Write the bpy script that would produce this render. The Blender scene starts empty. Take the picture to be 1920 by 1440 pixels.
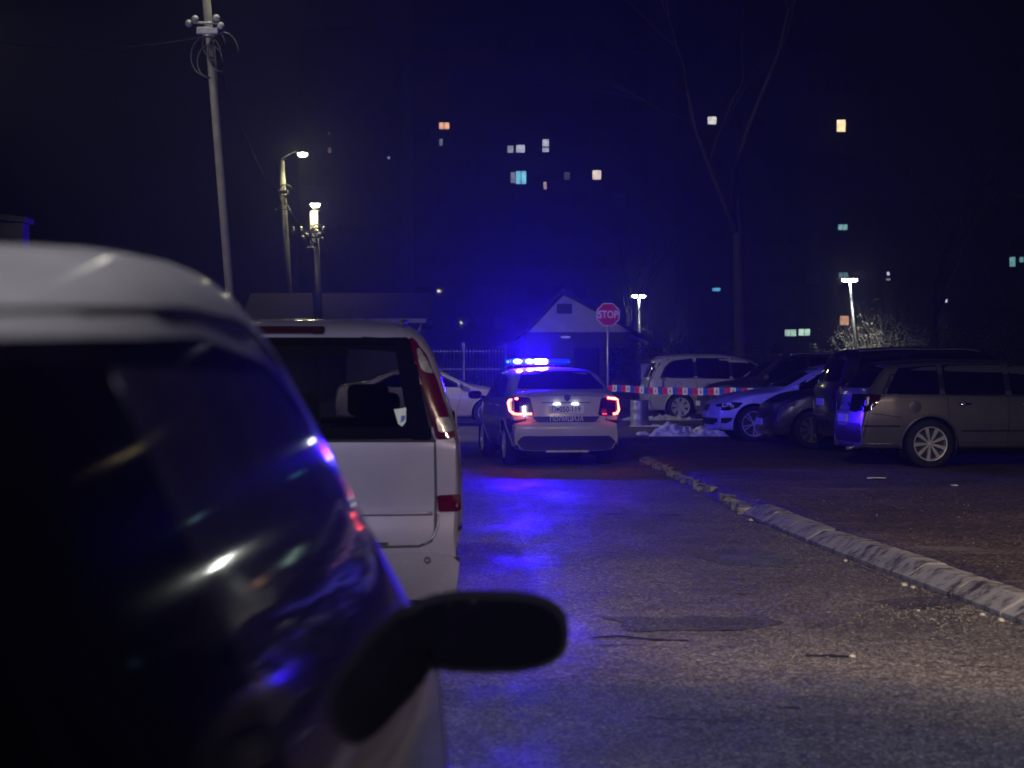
import bpy, bmesh, math, random
from mathutils import Vector, Matrix, noise
from mathutils.bvhtree import BVHTree
random.seed(7)
R = math.radians
sc = bpy.context.scene
COL = sc.collection

# ------------------------------------------------------------------ camera
F = 3800.0                      # focal length in pixels of a 1920 wide frame
CAMH = 1.5
PITCH = math.atan(38.0 / F)     # horizon at row 682
cd = bpy.data.cameras.new('camera')
cd.sensor_width = 36.0
cd.lens = F / 1920.0 * 36.0
cd.clip_start = 0.05
cd.clip_end = 3000
cd.dof.use_dof = True
cd.dof.focus_distance = 22.0
cd.dof.aperture_fstop = 4.2
cam = bpy.data.objects.new('camera', cd)
COL.objects.link(cam)
cam.location = (0, 0, CAMH)
cam.rotation_euler = (R(90) - PITCH, 0, 0)
sc.camera = cam

def at(px, py, Y):
    """world point at forward distance Y seen at pixel (px, py) of the 1920x1440 frame"""
    dx = (px - 960) / F
    dz = -(py - 720) / F
    c, s = math.cos(PITCH), math.sin(PITCH)
    d = Vector((dx, c + dz * s, -s + dz * c))
    return Vector((0, 0, CAMH)) + d * (Y / d.y)

# ------------------------------------------------------------------ sky, exposure
world = bpy.data.worlds.new('World')
sc.world = world
world.use_nodes = True
wn = world.node_tree
bg = wn.nodes['Background']
sky = wn.nodes.new('ShaderNodeTexSky')
sky.sky_type = 'NISHITA'
sky.sun_disc = False
sky.sun_elevation = R(-5)
sky.sun_rotation = R(200)
mixn = wn.nodes.new('ShaderNodeMix')
mixn.data_type = 'RGBA'
mixn.inputs[0].default_value = 0.85
wn.links.new(sky.outputs[0], mixn.inputs[6])
mixn.inputs[7].default_value = (0.10, 0.11, 0.34, 1)
wn.links.new(mixn.outputs[2], bg.inputs[0])
bg.inputs[1].default_value = 0.006
sc.view_settings.view_transform = 'Standard'
sc.view_settings.look = 'None'
sc.view_settings.exposure = 0
sc.view_settings.gamma = 1
cy = sc.cycles
cy.use_denoising = True
cy.max_bounces = 5
cy.diffuse_bounces = 2
cy.glossy_bounces = 3
cy.transmission_bounces = 4
cy.transparent_max_bounces = 12
cy.volume_bounces = 0
cy.sample_clamp_indirect = 4
cy.sample_clamp_direct = 0
cy.caustics_reflective = False
cy.caustics_refractive = False

BLUE = (0.022, 0.002, 1.0)

def lamp(name, loc, energy, color, radius=0.1, parent=None, spot=None, aim=None, blend=0.5):
    ld = bpy.data.lights.new(name, 'SPOT' if spot else 'POINT')
    ld.energy = energy
    ld.color = color
    ld.shadow_soft_size = radius
    if spot:
        ld.spot_size = R(spot)
        ld.spot_blend = blend
    o = bpy.data.objects.new(name, ld)
    COL.objects.link(o)
    o.location = loc
    if spot:
        d = (Vector(aim) - Vector(loc)) if aim is not None else Vector((0, 0, -1))
        o.rotation_euler = d.to_track_quat('-Z', 'Y').to_euler()
    if parent:
        o.parent = parent
    return o

# ------------------------------------------------------------------ object helpers
def tag(o, label=None, cat=None, group=None, kind=None):
    if label: o['label'] = label
    if cat: o['category'] = cat
    if group: o['group'] = group
    if kind: o['kind'] = kind
    return o

def thing(name, loc, label, cat, rz=0.0, group=None):
    o = bpy.data.objects.new(name, None)
    COL.objects.link(o)
    o.empty_display_size = 0.2
    o.location = loc
    o.rotation_euler = (0, 0, rz)
    return tag(o, label, cat, group)

def obj(name, bm, mat, parent=None, smooth=False):
    me = bpy.data.meshes.new(name)
    if smooth:
        for f in bm.faces: f.smooth = True
    bm.normal_update()
    bm.to_mesh(me)
    bm.free()
    for m in (mat if isinstance(mat, (list, tuple)) else [mat]):
        me.materials.append(m)
    o = bpy.data.objects.new(name, me)
    COL.objects.link(o)
    if parent: o.parent = parent
    return o

def BM(): return bmesh.new()

def box(bm, x0, x1, y0, y1, z0, z1, M=None, mi=0):
    vs = [bm.verts.new((x, y, z)) for x in (x0, x1) for y in (y0, y1) for z in (z0, z1)]
    if M is not None:
        for v in vs: v.co = M @ v.co
    for q in ((0, 1, 3, 2), (4, 6, 7, 5), (0, 4, 5, 1), (2, 3, 7, 6), (0, 2, 6, 4), (1, 5, 7, 3)):
        f = bm.faces.new([vs[i] for i in q])
        f.material_index = mi
    return vs

def rbox(bm, x0, x1, y0, y1, z0, z1, r=0.02, seg=2, M=None):
    b2 = BM()
    box(b2, x0, x1, y0, y1, z0, z1)
    bmesh.ops.recalc_face_normals(b2, faces=b2.faces)
    bmesh.ops.bevel(b2, geom=list(b2.edges) + list(b2.verts), offset=r, segments=seg, affect='EDGES', profile=0.5)
    merge(bm, b2, M)

def merge(bm, b2, M=None):
    mp = {}
    for v in b2.verts:
        mp[v.index if False else v] = bm.verts.new((M @ v.co) if M is not None else v.co)
    for f in b2.faces:
        try:
            nf = bm.faces.new([mp[v] for v in f.verts])
            nf.smooth = f.smooth
            nf.material_index = f.material_index
        except ValueError:
            pass
    b2.free()

def tube(bm, pts, rad, n=8, cap=True, smooth=True):
    """tube along points; rad is a number or one per point"""
    pts = [Vector(p) for p in pts]
    if not isinstance(rad, (list, tuple)): rad = [rad] * len(pts)
    rings = []
    up = None
    for i, p in enumerate(pts):
        if i == 0: d = pts[1] - pts[0]
        elif i == len(pts) - 1: d = pts[-1] - pts[-2]
        else: d = (pts[i + 1] - pts[i - 1])
        d.normalize()
        if up is None:
            up = Vector((0, 0, 1)) if abs(d.z) < 0.9 else Vector((1, 0, 0))
        a = d.cross(up)
        if a.length < 1e-5: a = d.cross(Vector((0.3, 1, 0.2)))
        a.normalize()
        b = a.cross(d).normalized()
        up = b
        rings.append([bm.verts.new(p + (a * math.cos(t) + b * math.sin(t)) * rad[i])
                      for t in [2 * math.pi * k / n for k in range(n)]])
    for i in range(len(rings) - 1):
        for k in range(n):
            f = bm.faces.new((rings[i][k], rings[i][(k + 1) % n], rings[i + 1][(k + 1) % n], rings[i + 1][k]))
            f.smooth = smooth
    if cap:
        bm.faces.new(rings[0][::-1])
        bm.faces.new(rings[-1])

def lathe(bm, prof, n=24, M=None, closed=False, smooth=True):
    """prof: (radius, height) pairs revolved about local z"""
    rings = []
    for r, h in prof:
        ring = []
        for k in range(n):
            t = 2 * math.pi * k / n
            v = Vector((r * math.cos(t), r * math.sin(t), h))
            ring.append(bm.verts.new(M @ v if M is not None else v))
        rings.append(ring)
    m = len(rings)
    for i in range(m if closed else m - 1):
        a, b = rings[i], rings[(i + 1) % m]
        for k in range(n):
            f = bm.faces.new((a[k], a[(k + 1) % n], b[(k + 1) % n], b[k]))
            f.smooth = smooth

def prism(bm, poly, h0, h1, axis='z', M=None):
    """extruded polygon: axis names the extrusion direction"""
    def P(a, b, h):
        v = {'z': Vector((a, b, h)), 'y': Vector((a, h, b)), 'x': Vector((h, a, b))}[axis]
        return M @ v if M is not None else v
    lo = [bm.verts.new(P(a, b, h0)) for a, b in poly]
    hi = [bm.verts.new(P(a, b, h1)) for a, b in poly]
    n = len(poly)
    bm.faces.new(lo[::-1]); bm.faces.new(hi)
    for i in range(n):
        bm.faces.new((lo[i], lo[(i + 1) % n], hi[(i + 1) % n], hi[i]))

def text_bm(s, size, sx=1.0, thick=0.001, M=None, bold=0.0):
    cu = bpy.data.curves.new('t', 'FONT')
    cu.body = s
    cu.size = size
    cu.align_x = 'CENTER'
    cu.align_y = 'CENTER'
    cu.extrude = thick
    cu.offset = bold
    cu.resolution_u = 3
    o = bpy.data.objects.new('t', cu)
    COL.objects.link(o)
    dg = bpy.context.evaluated_depsgraph_get()
    me = bpy.data.meshes.new_from_object(o.evaluated_get(dg))
    b = BM()
    b.from_mesh(me)
    bmesh.ops.scale(b, vec=(sx, 1, 1), verts=b.verts)
    if M is not None: bmesh.ops.transform(b, matrix=M, verts=b.verts)
    bpy.data.objects.remove(o)
    bpy.data.curves.remove(cu)
    bpy.data.meshes.remove(me)
    return b

# ------------------------------------------------------------------ materials
def newmat(name):
    m = bpy.data.materials.new(name)
    m.use_nodes = True
    nt = m.node_tree
    return m, nt, nt.nodes['Principled BSDF'], nt.nodes['Material Output']

def noise_node(nt, scale, detail=4, coord='Object', rough=0.6, vec=None):
    n = nt.nodes.new('ShaderNodeTexNoise')
    n.inputs['Scale'].default_value = scale
    n.inputs['Detail'].default_value = detail
    n.inputs['Roughness'].default_value = rough
    if vec is None:
        tc = nt.nodes.new('ShaderNodeTexCoord')
        nt.links.new(tc.outputs[coord], n.inputs['Vector'])
    else:
        nt.links.new(vec, n.inputs['Vector'])
    return n

def ramp(nt, src, stops):
    r = nt.nodes.new('ShaderNodeValToRGB')
    el = r.color_ramp.elements
    while len(el) < len(stops): el.new(0.5)
    for e, (p, c) in zip(el, stops):
        e.position = p
        e.color = (c, c, c, 1) if isinstance(c, (int, float)) else (*c, 1)
    nt.links.new(src, r.inputs[0])
    return r

def bump(nt, src, strength, dist, bsdf):
    b = nt.nodes.new('ShaderNodeBump')
    b.inputs['Strength'].default_value = strength
    b.inputs['Distance'].default_value = dist
    nt.links.new(src, b.inputs['Height'])
    nt.links.new(b.outputs[0], bsdf.inputs['Normal'])
    return b

def solid(name, color, rough=0.5, metal=0.0, var=0.15, nscale=6.0, bmp=0.0, coat=0.0, spec=0.5):
    m, nt, p, _ = newmat(name)
    n = noise_node(nt, nscale, 5)
    lo = tuple(c * (1 - var) for c in color)
    hi = tuple(min(1, c * (1 + var)) for c in color)
    r = ramp(nt, n.outputs[0], [(0.3, lo), (0.7, hi)])
    nt.links.new(r.outputs[0], p.inputs['Base Color'])
    p.inputs['Roughness'].default_value = rough
    p.inputs['Metallic'].default_value = metal
    p.inputs['Specular IOR Level'].default_value = spec
    p.inputs['Coat Weight'].default_value = coat
    p.inputs['Coat Roughness'].default_value = 0.06
    if bmp: bump(nt, n.outputs[0], 0.6, bmp, p)
    return m

def paint(name, color, rough=0.38, metal=0.45, dirt=0.35, coat=0.8):
    """car paint under road grime: grime dulls the lacquer in blotches and rises from the sills"""
    m, nt, p, _ = newmat(name)
    n = noise_node(nt, 3.5, 8, rough=0.7)
    n2 = noise_node(nt, 60, 3)
    tc = nt.nodes.new('ShaderNodeTexCoord')
    sp = nt.nodes.new('ShaderNodeSeparateXYZ')
    nt.links.new(tc.outputs['Object'], sp.inputs[0])
    mr = nt.nodes.new('ShaderNodeMapRange')
    mr.inputs[1].default_value = 0.15; mr.inputs[2].default_value = 0.85
    mr.inputs[3].default_value = 0.45; mr.inputs[4].default_value = 0.0
    nt.links.new(sp.outputs[2], mr.inputs[0])
    ad = nt.nodes.new('ShaderNodeMath'); ad.operation = 'ADD'
    nt.links.new(n.outputs[0], ad.inputs[0]); nt.links.new(mr.outputs[0], ad.inputs[1])
    d = ramp(nt, ad.outputs[0], [(0.45, 0.0), (1.0, dirt)])
    mx = nt.nodes.new('ShaderNodeMix'); mx.data_type = 'RGBA'
    nt.links.new(d.outputs[0], mx.inputs[0])
    mx.inputs[6].default_value = (*color, 1)
    g = sum(color) / 3
    mx.inputs[7].default_value = (0.16 + .1 * g, 0.14 + .1 * g, 0.12 + .1 * g, 1)
    nt.links.new(mx.outputs[2], p.inputs['Base Color'])
    rr = ramp(nt, ad.outputs[0], [(0.35, rough), (1.0, min(0.9, rough + 0.35))])
    nt.links.new(rr.outputs[0], p.inputs['Roughness'])
    p.inputs['Metallic'].default_value = metal
    p.inputs['Coat Weight'].default_value = coat
    cr = ramp(nt, ad.outputs[0], [(0.4, 0.05), (0.9, 0.35)])
    nt.links.new(cr.outputs[0], p.inputs['Coat Roughness'])
    bump(nt, n2.outputs[0], 0.04, 0.002, p)
    return m

def emit(name, color, strength, base=(0.02, 0.02, 0.02)):
    m, nt, p, _ = newmat(name)
    p.inputs['Base Color'].default_value = (*base, 1)
    p.inputs['Emission Color'].default_value = (*color, 1)
    p.inputs['Emission Strength'].default_value = strength
    return m

def glass_dark(name, tint=(0.003, 0.003, 0.004), rough=0.015):
    m, nt, p, _ = newmat(name)
    n = noise_node(nt, 8, 6)
    r = ramp(nt, n.outputs[0], [(0.4, rough), (0.8, rough + 0.03)])
    nt.links.new(r.outputs[0], p.inputs['Roughness'])
    p.inputs['Base Color'].default_value = (*tint, 1)
    p.inputs['Specular IOR Level'].default_value = 0.5
    return m

def glass_clear(name, tint=0.4):
    m, nt, p, out = newmat(name)
    tr = nt.nodes.new('ShaderNodeBsdfTransparent')
    tr.inputs[0].default_value = (tint, tint, tint * 1.1, 1)
    gl = nt.nodes.new('ShaderNodeBsdfGlossy')
    gl.inputs['Roughness'].default_value = 0.04
    fr = nt.nodes.new('ShaderNodeFresnel')
    fr.inputs[0].default_value = 1.5
    mx = nt.nodes.new('ShaderNodeMixShader')
    nt.links.new(fr.outputs[0], mx.inputs[0])
    nt.links.new(tr.outputs[0], mx.inputs[1])
    nt.links.new(gl.outputs[0], mx.inputs[2])
    nt.links.new(mx.outputs[0], out.inputs[0])
    return m

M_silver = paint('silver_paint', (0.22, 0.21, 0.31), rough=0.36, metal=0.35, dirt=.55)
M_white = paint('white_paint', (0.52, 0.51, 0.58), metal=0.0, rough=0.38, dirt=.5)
M_bmw = paint('white_car_paint', (0.80, 0.80, 0.80), metal=0.0, rough=0.35, dirt=0.2)
M_champ = paint('champagne_paint', (0.21, 0.195, 0.18), rough=0.28, metal=0.6)
M_beige = paint('beige_paint', (0.72, 0.64, 0.55), metal=0.15, rough=0.4)
M_zafira = paint('pale_silver_paint', (0.62, 0.62, 0.60), metal=0.25)
M_black = paint('black_paint', (0.012, 0.012, 0.016), metal=0.0, rough=0.3)
M_maroon = paint('dark_maroon_paint', (0.008, 0.003, 0.005), metal=0.1, rough=0.35)
M_grey = paint('silver_grey_paint', (0.46, 0.46, 0.43), metal=0.1, rough=0.42, dirt=0.25, coat=0.8)
M_policeblue = paint('police_blue_film', (0.01, 0.02, 0.12), metal=0.0, dirt=0.15)
M_trim = solid('black_plastic', (0.018, 0.018, 0.02), 0.5, nscale=30, var=0.3)
M_under = solid('underbody_black', (0.008, 0.008, 0.008), 0.9)
M_rubber = solid('tyre_rubber', (0.016, 0.016, 0.017), 0.85, nscale=25, bmp=0.004, var=0.4)
M_rim = solid('alloy_rim', (0.62, 0.60, 0.56), 0.35, metal=0.25, nscale=14, var=0.25)
M_rimdk = solid('dull_alloy_rim', (0.22, 0.22, 0.22), 0.4, metal=0.6, nscale=14, var=0.25)
M_chrome = solid('chrome', (0.75, 0.75, 0.75), 0.12, metal=1.0, var=0.05)
M_glass = glass_dark('tinted_car_glass')
M_glassc = glass_clear('clear_car_glass')
M_glasssheen = solid('grey_sheen_side_glass', (0.075, 0.062, 0.082), 0.05, nscale=5, var=.3, spec=.4)  # grey of the grazing reflection put into the pane's own colour
M_glassdull = solid('dusty_tinted_glass', (0.006, 0.005, 0.008), 0.07, nscale=5, var=.3, spec=.05)
M_mirrorblack = solid('mirror_housing', (0.004, 0.004, 0.006), 0.5, var=.2, spec=.3)
M_redlens = solid('red_lens', (0.042, 0.0015, 0.008), 0.08, nscale=50, var=0.35, coat=1.0)
M_dkredlens = solid('dark_red_lens', (0.05, 0.002, 0.006), 0.1, nscale=50, var=0.35, coat=1.0)
M_clearlens = solid('clear_lens', (0.11, 0.12, 0.14), 0.3, metal=0.2, nscale=60, var=0.5, coat=.15)
M_plate = solid('number_plate_white', (0.75, 0.75, 0.72), 0.35, nscale=30, var=0.08)
M_ink = solid('black_ink', (0.015, 0.015, 0.015), 0.6)
M_cloth = solid('seat_cloth', (0.03, 0.03, 0.035), 0.9, nscale=40)
M_concrete = solid('weathered_concrete', (0.30, 0.29, 0.27), 0.85, nscale=4, var=0.4, bmp=0.01)
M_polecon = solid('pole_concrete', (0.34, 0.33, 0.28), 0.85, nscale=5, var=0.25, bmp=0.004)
M_galv = solid('galvanised_steel', (0.45, 0.46, 0.46), 0.4, metal=0.6, nscale=9, var=0.25)
M_darkmetal = solid('dark_metal', (0.05, 0.05, 0.055), 0.5, metal=0.4)
M_porcelain = solid('porcelain_insulator', (0.34, 0.33, 0.29), 0.25, var=0.1)
M_render = solid('pale_wall_render', (0.55, 0.54, 0.52), 0.9, nscale=1.2, var=0.25)
M_rooftile = None
M_snow = solid('old_snow', (0.72, 0.74, 0.78), 0.7, nscale=9, var=0.25, bmp=0.03)
M_treebase = solid('lit_bark', (0.055, 0.05, 0.04), 0.9, nscale=14, var=0.5, bmp=0.02)  # bark lightened for one trunk, lamplight put into its colour
M_poledim = solid('dimmed_pole_concrete', (0.09, 0.085, 0.07), 0.85, nscale=5, var=0.25, bmp=0.004)  # darker copy of the pole concrete, standing in for dim light on one pole
M_bark = solid('tree_bark', (0.035, 0.03, 0.025), 0.9, nscale=14, var=0.45, bmp=0.02)
M_twig = solid('dry_twigs', (0.40, 0.36, 0.30), 0.9, nscale=4, var=0.4)

def brickwall(name, c1, c2, mortar, scale=6.0):
    m, nt, p, _ = newmat(name)
    tc = nt.nodes.new('ShaderNodeTexCoord')
    mp = nt.nodes.new('ShaderNodeMapping')
    mp.inputs['Rotation'].default_value = (R(90), 0, 0)
    nt.links.new(tc.outputs['Object'], mp.inputs[0])
    b = nt.nodes.new('ShaderNodeTexBrick')
    b.inputs['Scale'].default_value = scale
    b.inputs['Color1'].default_value = (*c1, 1)
    b.inputs['Color2'].default_value = (*c2, 1)
    b.inputs['Mortar'].default_value = (*mortar, 1)
    nt.links.new(mp.outputs[0], b.inputs[0])
    nt.links.new(b.outputs[0], p.inputs['Base Color'])
    p.inputs['Roughness'].default_value = 0.9
    bump(nt, b.outputs['Fac'], -0.5, 0.01, p)
    return m
M_brick = brickwall('dark_brick', (0.07, 0.05, 0.045), (0.10, 0.07, 0.06), (0.09, 0.085, 0.08))
M_rooftile = brickwall('roof_tiles', (0.05, 0.035, 0.03), (0.075, 0.05, 0.045), (0.015, 0.01, 0.01), 3.0)
M_tower = solid('tower_concrete', (0.07, 0.07, 0.075), 0.9, nscale=0.3, var=0.35)

def asphalt(name, base=0.055, tint=(1.0, 0.97, 0.95), wet=True, streak=False, grain=72.0, warm=(0, 0)):
    m, nt, p, _ = newmat(name)
    tc = nt.nodes.new('ShaderNodeTexCoord')
    big = noise_node(nt, 0.55, 6, rough=0.65)
    mid = noise_node(nt, 6, 6, rough=0.7)
    fine = nt.nodes.new('ShaderNodeTexVoronoi')
    fine.inputs['Scale'].default_value = grain
    nt.links.new(tc.outputs['Object'], fine.inputs['Vector'])
    fn = noise_node(nt, grain * 1.3, 2)
    # aggregate colour: each stone its own grey
    sepc = nt.nodes.new('ShaderNodeSeparateColor')
    nt.links.new(fine.outputs['Color'], sepc.inputs[0])
    stone = ramp(nt, sepc.outputs[0], [(0.0, base * 0.30), (0.45, base * .85), (0.85, base * 1.7), (1.0, base * 3.4)])
    stain = ramp(nt, big.outputs[0], [(0.35, 0.62), (0.55, 1.0), (0.72, 1.25)])
    stain2 = ramp(nt, mid.outputs[0], [(0.3, 0.75), (0.7, 1.2)])
    mu = nt.nodes.new('ShaderNodeMix'); mu.data_type = 'RGBA'; mu.blend_type = 'MULTIPLY'; mu.inputs[0].default_value = 1
    nt.links.new(stone.outputs[0], mu.inputs[6]); nt.links.new(stain.outputs[0], mu.inputs[7])
    mu2 = nt.nodes.new('ShaderNodeMix'); mu2.data_type = 'RGBA'; mu2.blend_type = 'MULTIPLY'; mu2.inputs[0].default_value = 1
    nt.links.new(mu.outputs[2], mu2.inputs[6]); nt.links.new(stain2.outputs[0], mu2.inputs[7])
    mu3 = nt.nodes.new('ShaderNodeMix'); mu3.data_type = 'RGBA'; mu3.blend_type = 'MULTIPLY'; mu3.inputs[0].default_value = 1
    nt.links.new(mu2.outputs[2], mu3.inputs[6]); mu3.inputs[7].default_value = (*tint, 1)
    last = mu3.outputs[2]
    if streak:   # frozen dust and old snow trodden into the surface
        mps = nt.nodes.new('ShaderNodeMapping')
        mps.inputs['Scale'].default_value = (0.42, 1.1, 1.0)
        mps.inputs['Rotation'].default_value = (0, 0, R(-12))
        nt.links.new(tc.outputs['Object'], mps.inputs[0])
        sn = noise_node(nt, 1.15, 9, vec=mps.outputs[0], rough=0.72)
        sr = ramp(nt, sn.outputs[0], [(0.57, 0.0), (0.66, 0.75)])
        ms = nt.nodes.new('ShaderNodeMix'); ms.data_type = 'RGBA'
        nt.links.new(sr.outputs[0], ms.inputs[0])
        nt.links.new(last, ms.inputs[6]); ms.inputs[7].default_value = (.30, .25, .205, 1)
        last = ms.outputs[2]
    nt.links.new(last, p.inputs['Base Color'])
    # wetness in wheel tracks and hollows
    mpw = nt.nodes.new('ShaderNodeMapping')
    mpw.inputs['Scale'].default_value = (1.0, 0.28, 1.0)
    nt.links.new(tc.outputs['Object'], mpw.inputs[0])
    wn_ = noise_node(nt, 0.9, 6, vec=mpw.outputs[0], rough=0.7)
    if wet:
        rr = ramp(nt, wn_.outputs[0], [(0.36, 0.66), (0.52, 0.50), (0.66, 0.30)])
    else:
        rr = ramp(nt, wn_.outputs[0], [(0.4, 0.8), (0.7, 0.5)])
    nt.links.new(rr.outputs[0], p.inputs['Roughness'])
    p.inputs['Specular IOR Level'].default_value = 0.5
    ad = nt.nodes.new('ShaderNodeMath'); ad.operation = 'MULTIPLY_ADD'
    nt.links.new(fine.outputs['Distance'], ad.inputs[0]); ad.inputs[1].default_value = 0.6
    nt.links.new(fn.outputs[0], ad.inputs[2])
    ad2 = nt.nodes.new('ShaderNodeMath'); ad2.operation = 'MULTIPLY_ADD'
    nt.links.new(mid.outputs[0], ad2.inputs[0]); ad2.inputs[1].default_value = 3.0
    nt.links.new(ad.outputs[0], ad2.inputs[2])
    bump(nt, ad2.outputs[0], 0.75, 0.016, p)
    return m
M_road = asphalt('road_asphalt', 0.18, (1.0, 0.92, 0.84))
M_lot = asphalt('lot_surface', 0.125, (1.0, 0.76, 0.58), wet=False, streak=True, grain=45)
M_patch = asphalt('patch_asphalt', 0.145, (0.97, 0.98, 1.0), grain=95)
M_crack = solid('crack_dirt', (0.010, 0.009, 0.010), 0.9)
M_gravel = solid('gravel_stone', (0.20, 0.18, 0.155), 0.85, nscale=20, var=0.5)

def kerb_mat():
    m, nt, p, _ = newmat('worn_kerb_paint')
    n = noise_node(nt, 5.5, 10, rough=0.78)
    n2 = noise_node(nt, 40, 4)
    r = ramp(nt, n.outputs[0], [(0.38, (0.04, 0.032, 0.027)), (0.44, (0.17, 0.16, 0.14)), (0.52, (0.36, 0.355, 0.33)), (0.8, (0.48, 0.47, 0.43))])
    nt.links.new(r.outputs[0], p.inputs['Base Color'])
    p.inputs['Roughness'].default_value = 0.8
    bump(nt, n2.outputs[0], 0.5, 0.006, p)
    return m
M_kerb = kerb_mat()

# ------------------------------------------------------------------ car building
def fillet(pts, radii, n=4):
    """rounds an open polyline; corner i keeps its place in the output with n+1 points"""
    out = [Vector(pts[0])]
    for i in range(1, len(pts) - 1):
        P, A, B = Vector(pts[i]), Vector(pts[i - 1]), Vector(pts[i + 1])
        la, lb = (A - P).length, (B - P).length
        r = radii[i] if isinstance(radii, (list, tuple)) else radii
        ta, tb = min(r, .48 * la), min(r, .48 * lb)
        a = P + (A - P).normalized() * ta if la > 1e-6 else P.copy()
        b = P + (B - P).normalized() * tb if lb > 1e-6 else P.copy()
        for k in range(n + 1):
            t = k / n
            out.append(a * (1 - t) ** 2 + P * 2 * t * (1 - t) + b * t * t)
    out.append(Vector(pts[-1]))
    return out

def round_poly(poly, r, n=4):
    m = len(poly)
    out = []
    for i in range(m):
        P, A, B = Vector(poly[i]), Vector(poly[i - 1]), Vector(poly[(i + 1) % m])
        rr = r[i] if isinstance(r, (list, tuple)) else r
        t1 = min(rr, .48 * (A - P).length); t2 = min(rr, .48 * (B - P).length)
        a = P + (A - P).normalized() * t1; b = P + (B - P).normalized() * t2
        for k in range(n + 1):
            t = k / n
            q = a * (1 - t) ** 2 + P * 2 * t * (1 - t) + b * t * t
            out.append((q.x, q.y))
    return out

def interp(tab, x):
    if x <= tab[0][0]: return tab[0][1]
    for (a, fa), (b, fb) in zip(tab, tab[1:]):
        if x <= b:
            t = (x - a) / (b - a)
            t = t * t * (3 - 2 * t) if False else t
            return fa + (fb - fa) * t
    return tab[-1][1]

def inside(poly, x, y):
    c = False
    j = len(poly) - 1
    for i in range(len(poly)):
        xi, yi = poly[i]; xj, yj = poly[j]
        if (yi > y) != (yj > y) and x < (xj - xi) * (y - yi) / (yj - yi) + xi: c = not c
        j = i
    return c

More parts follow.
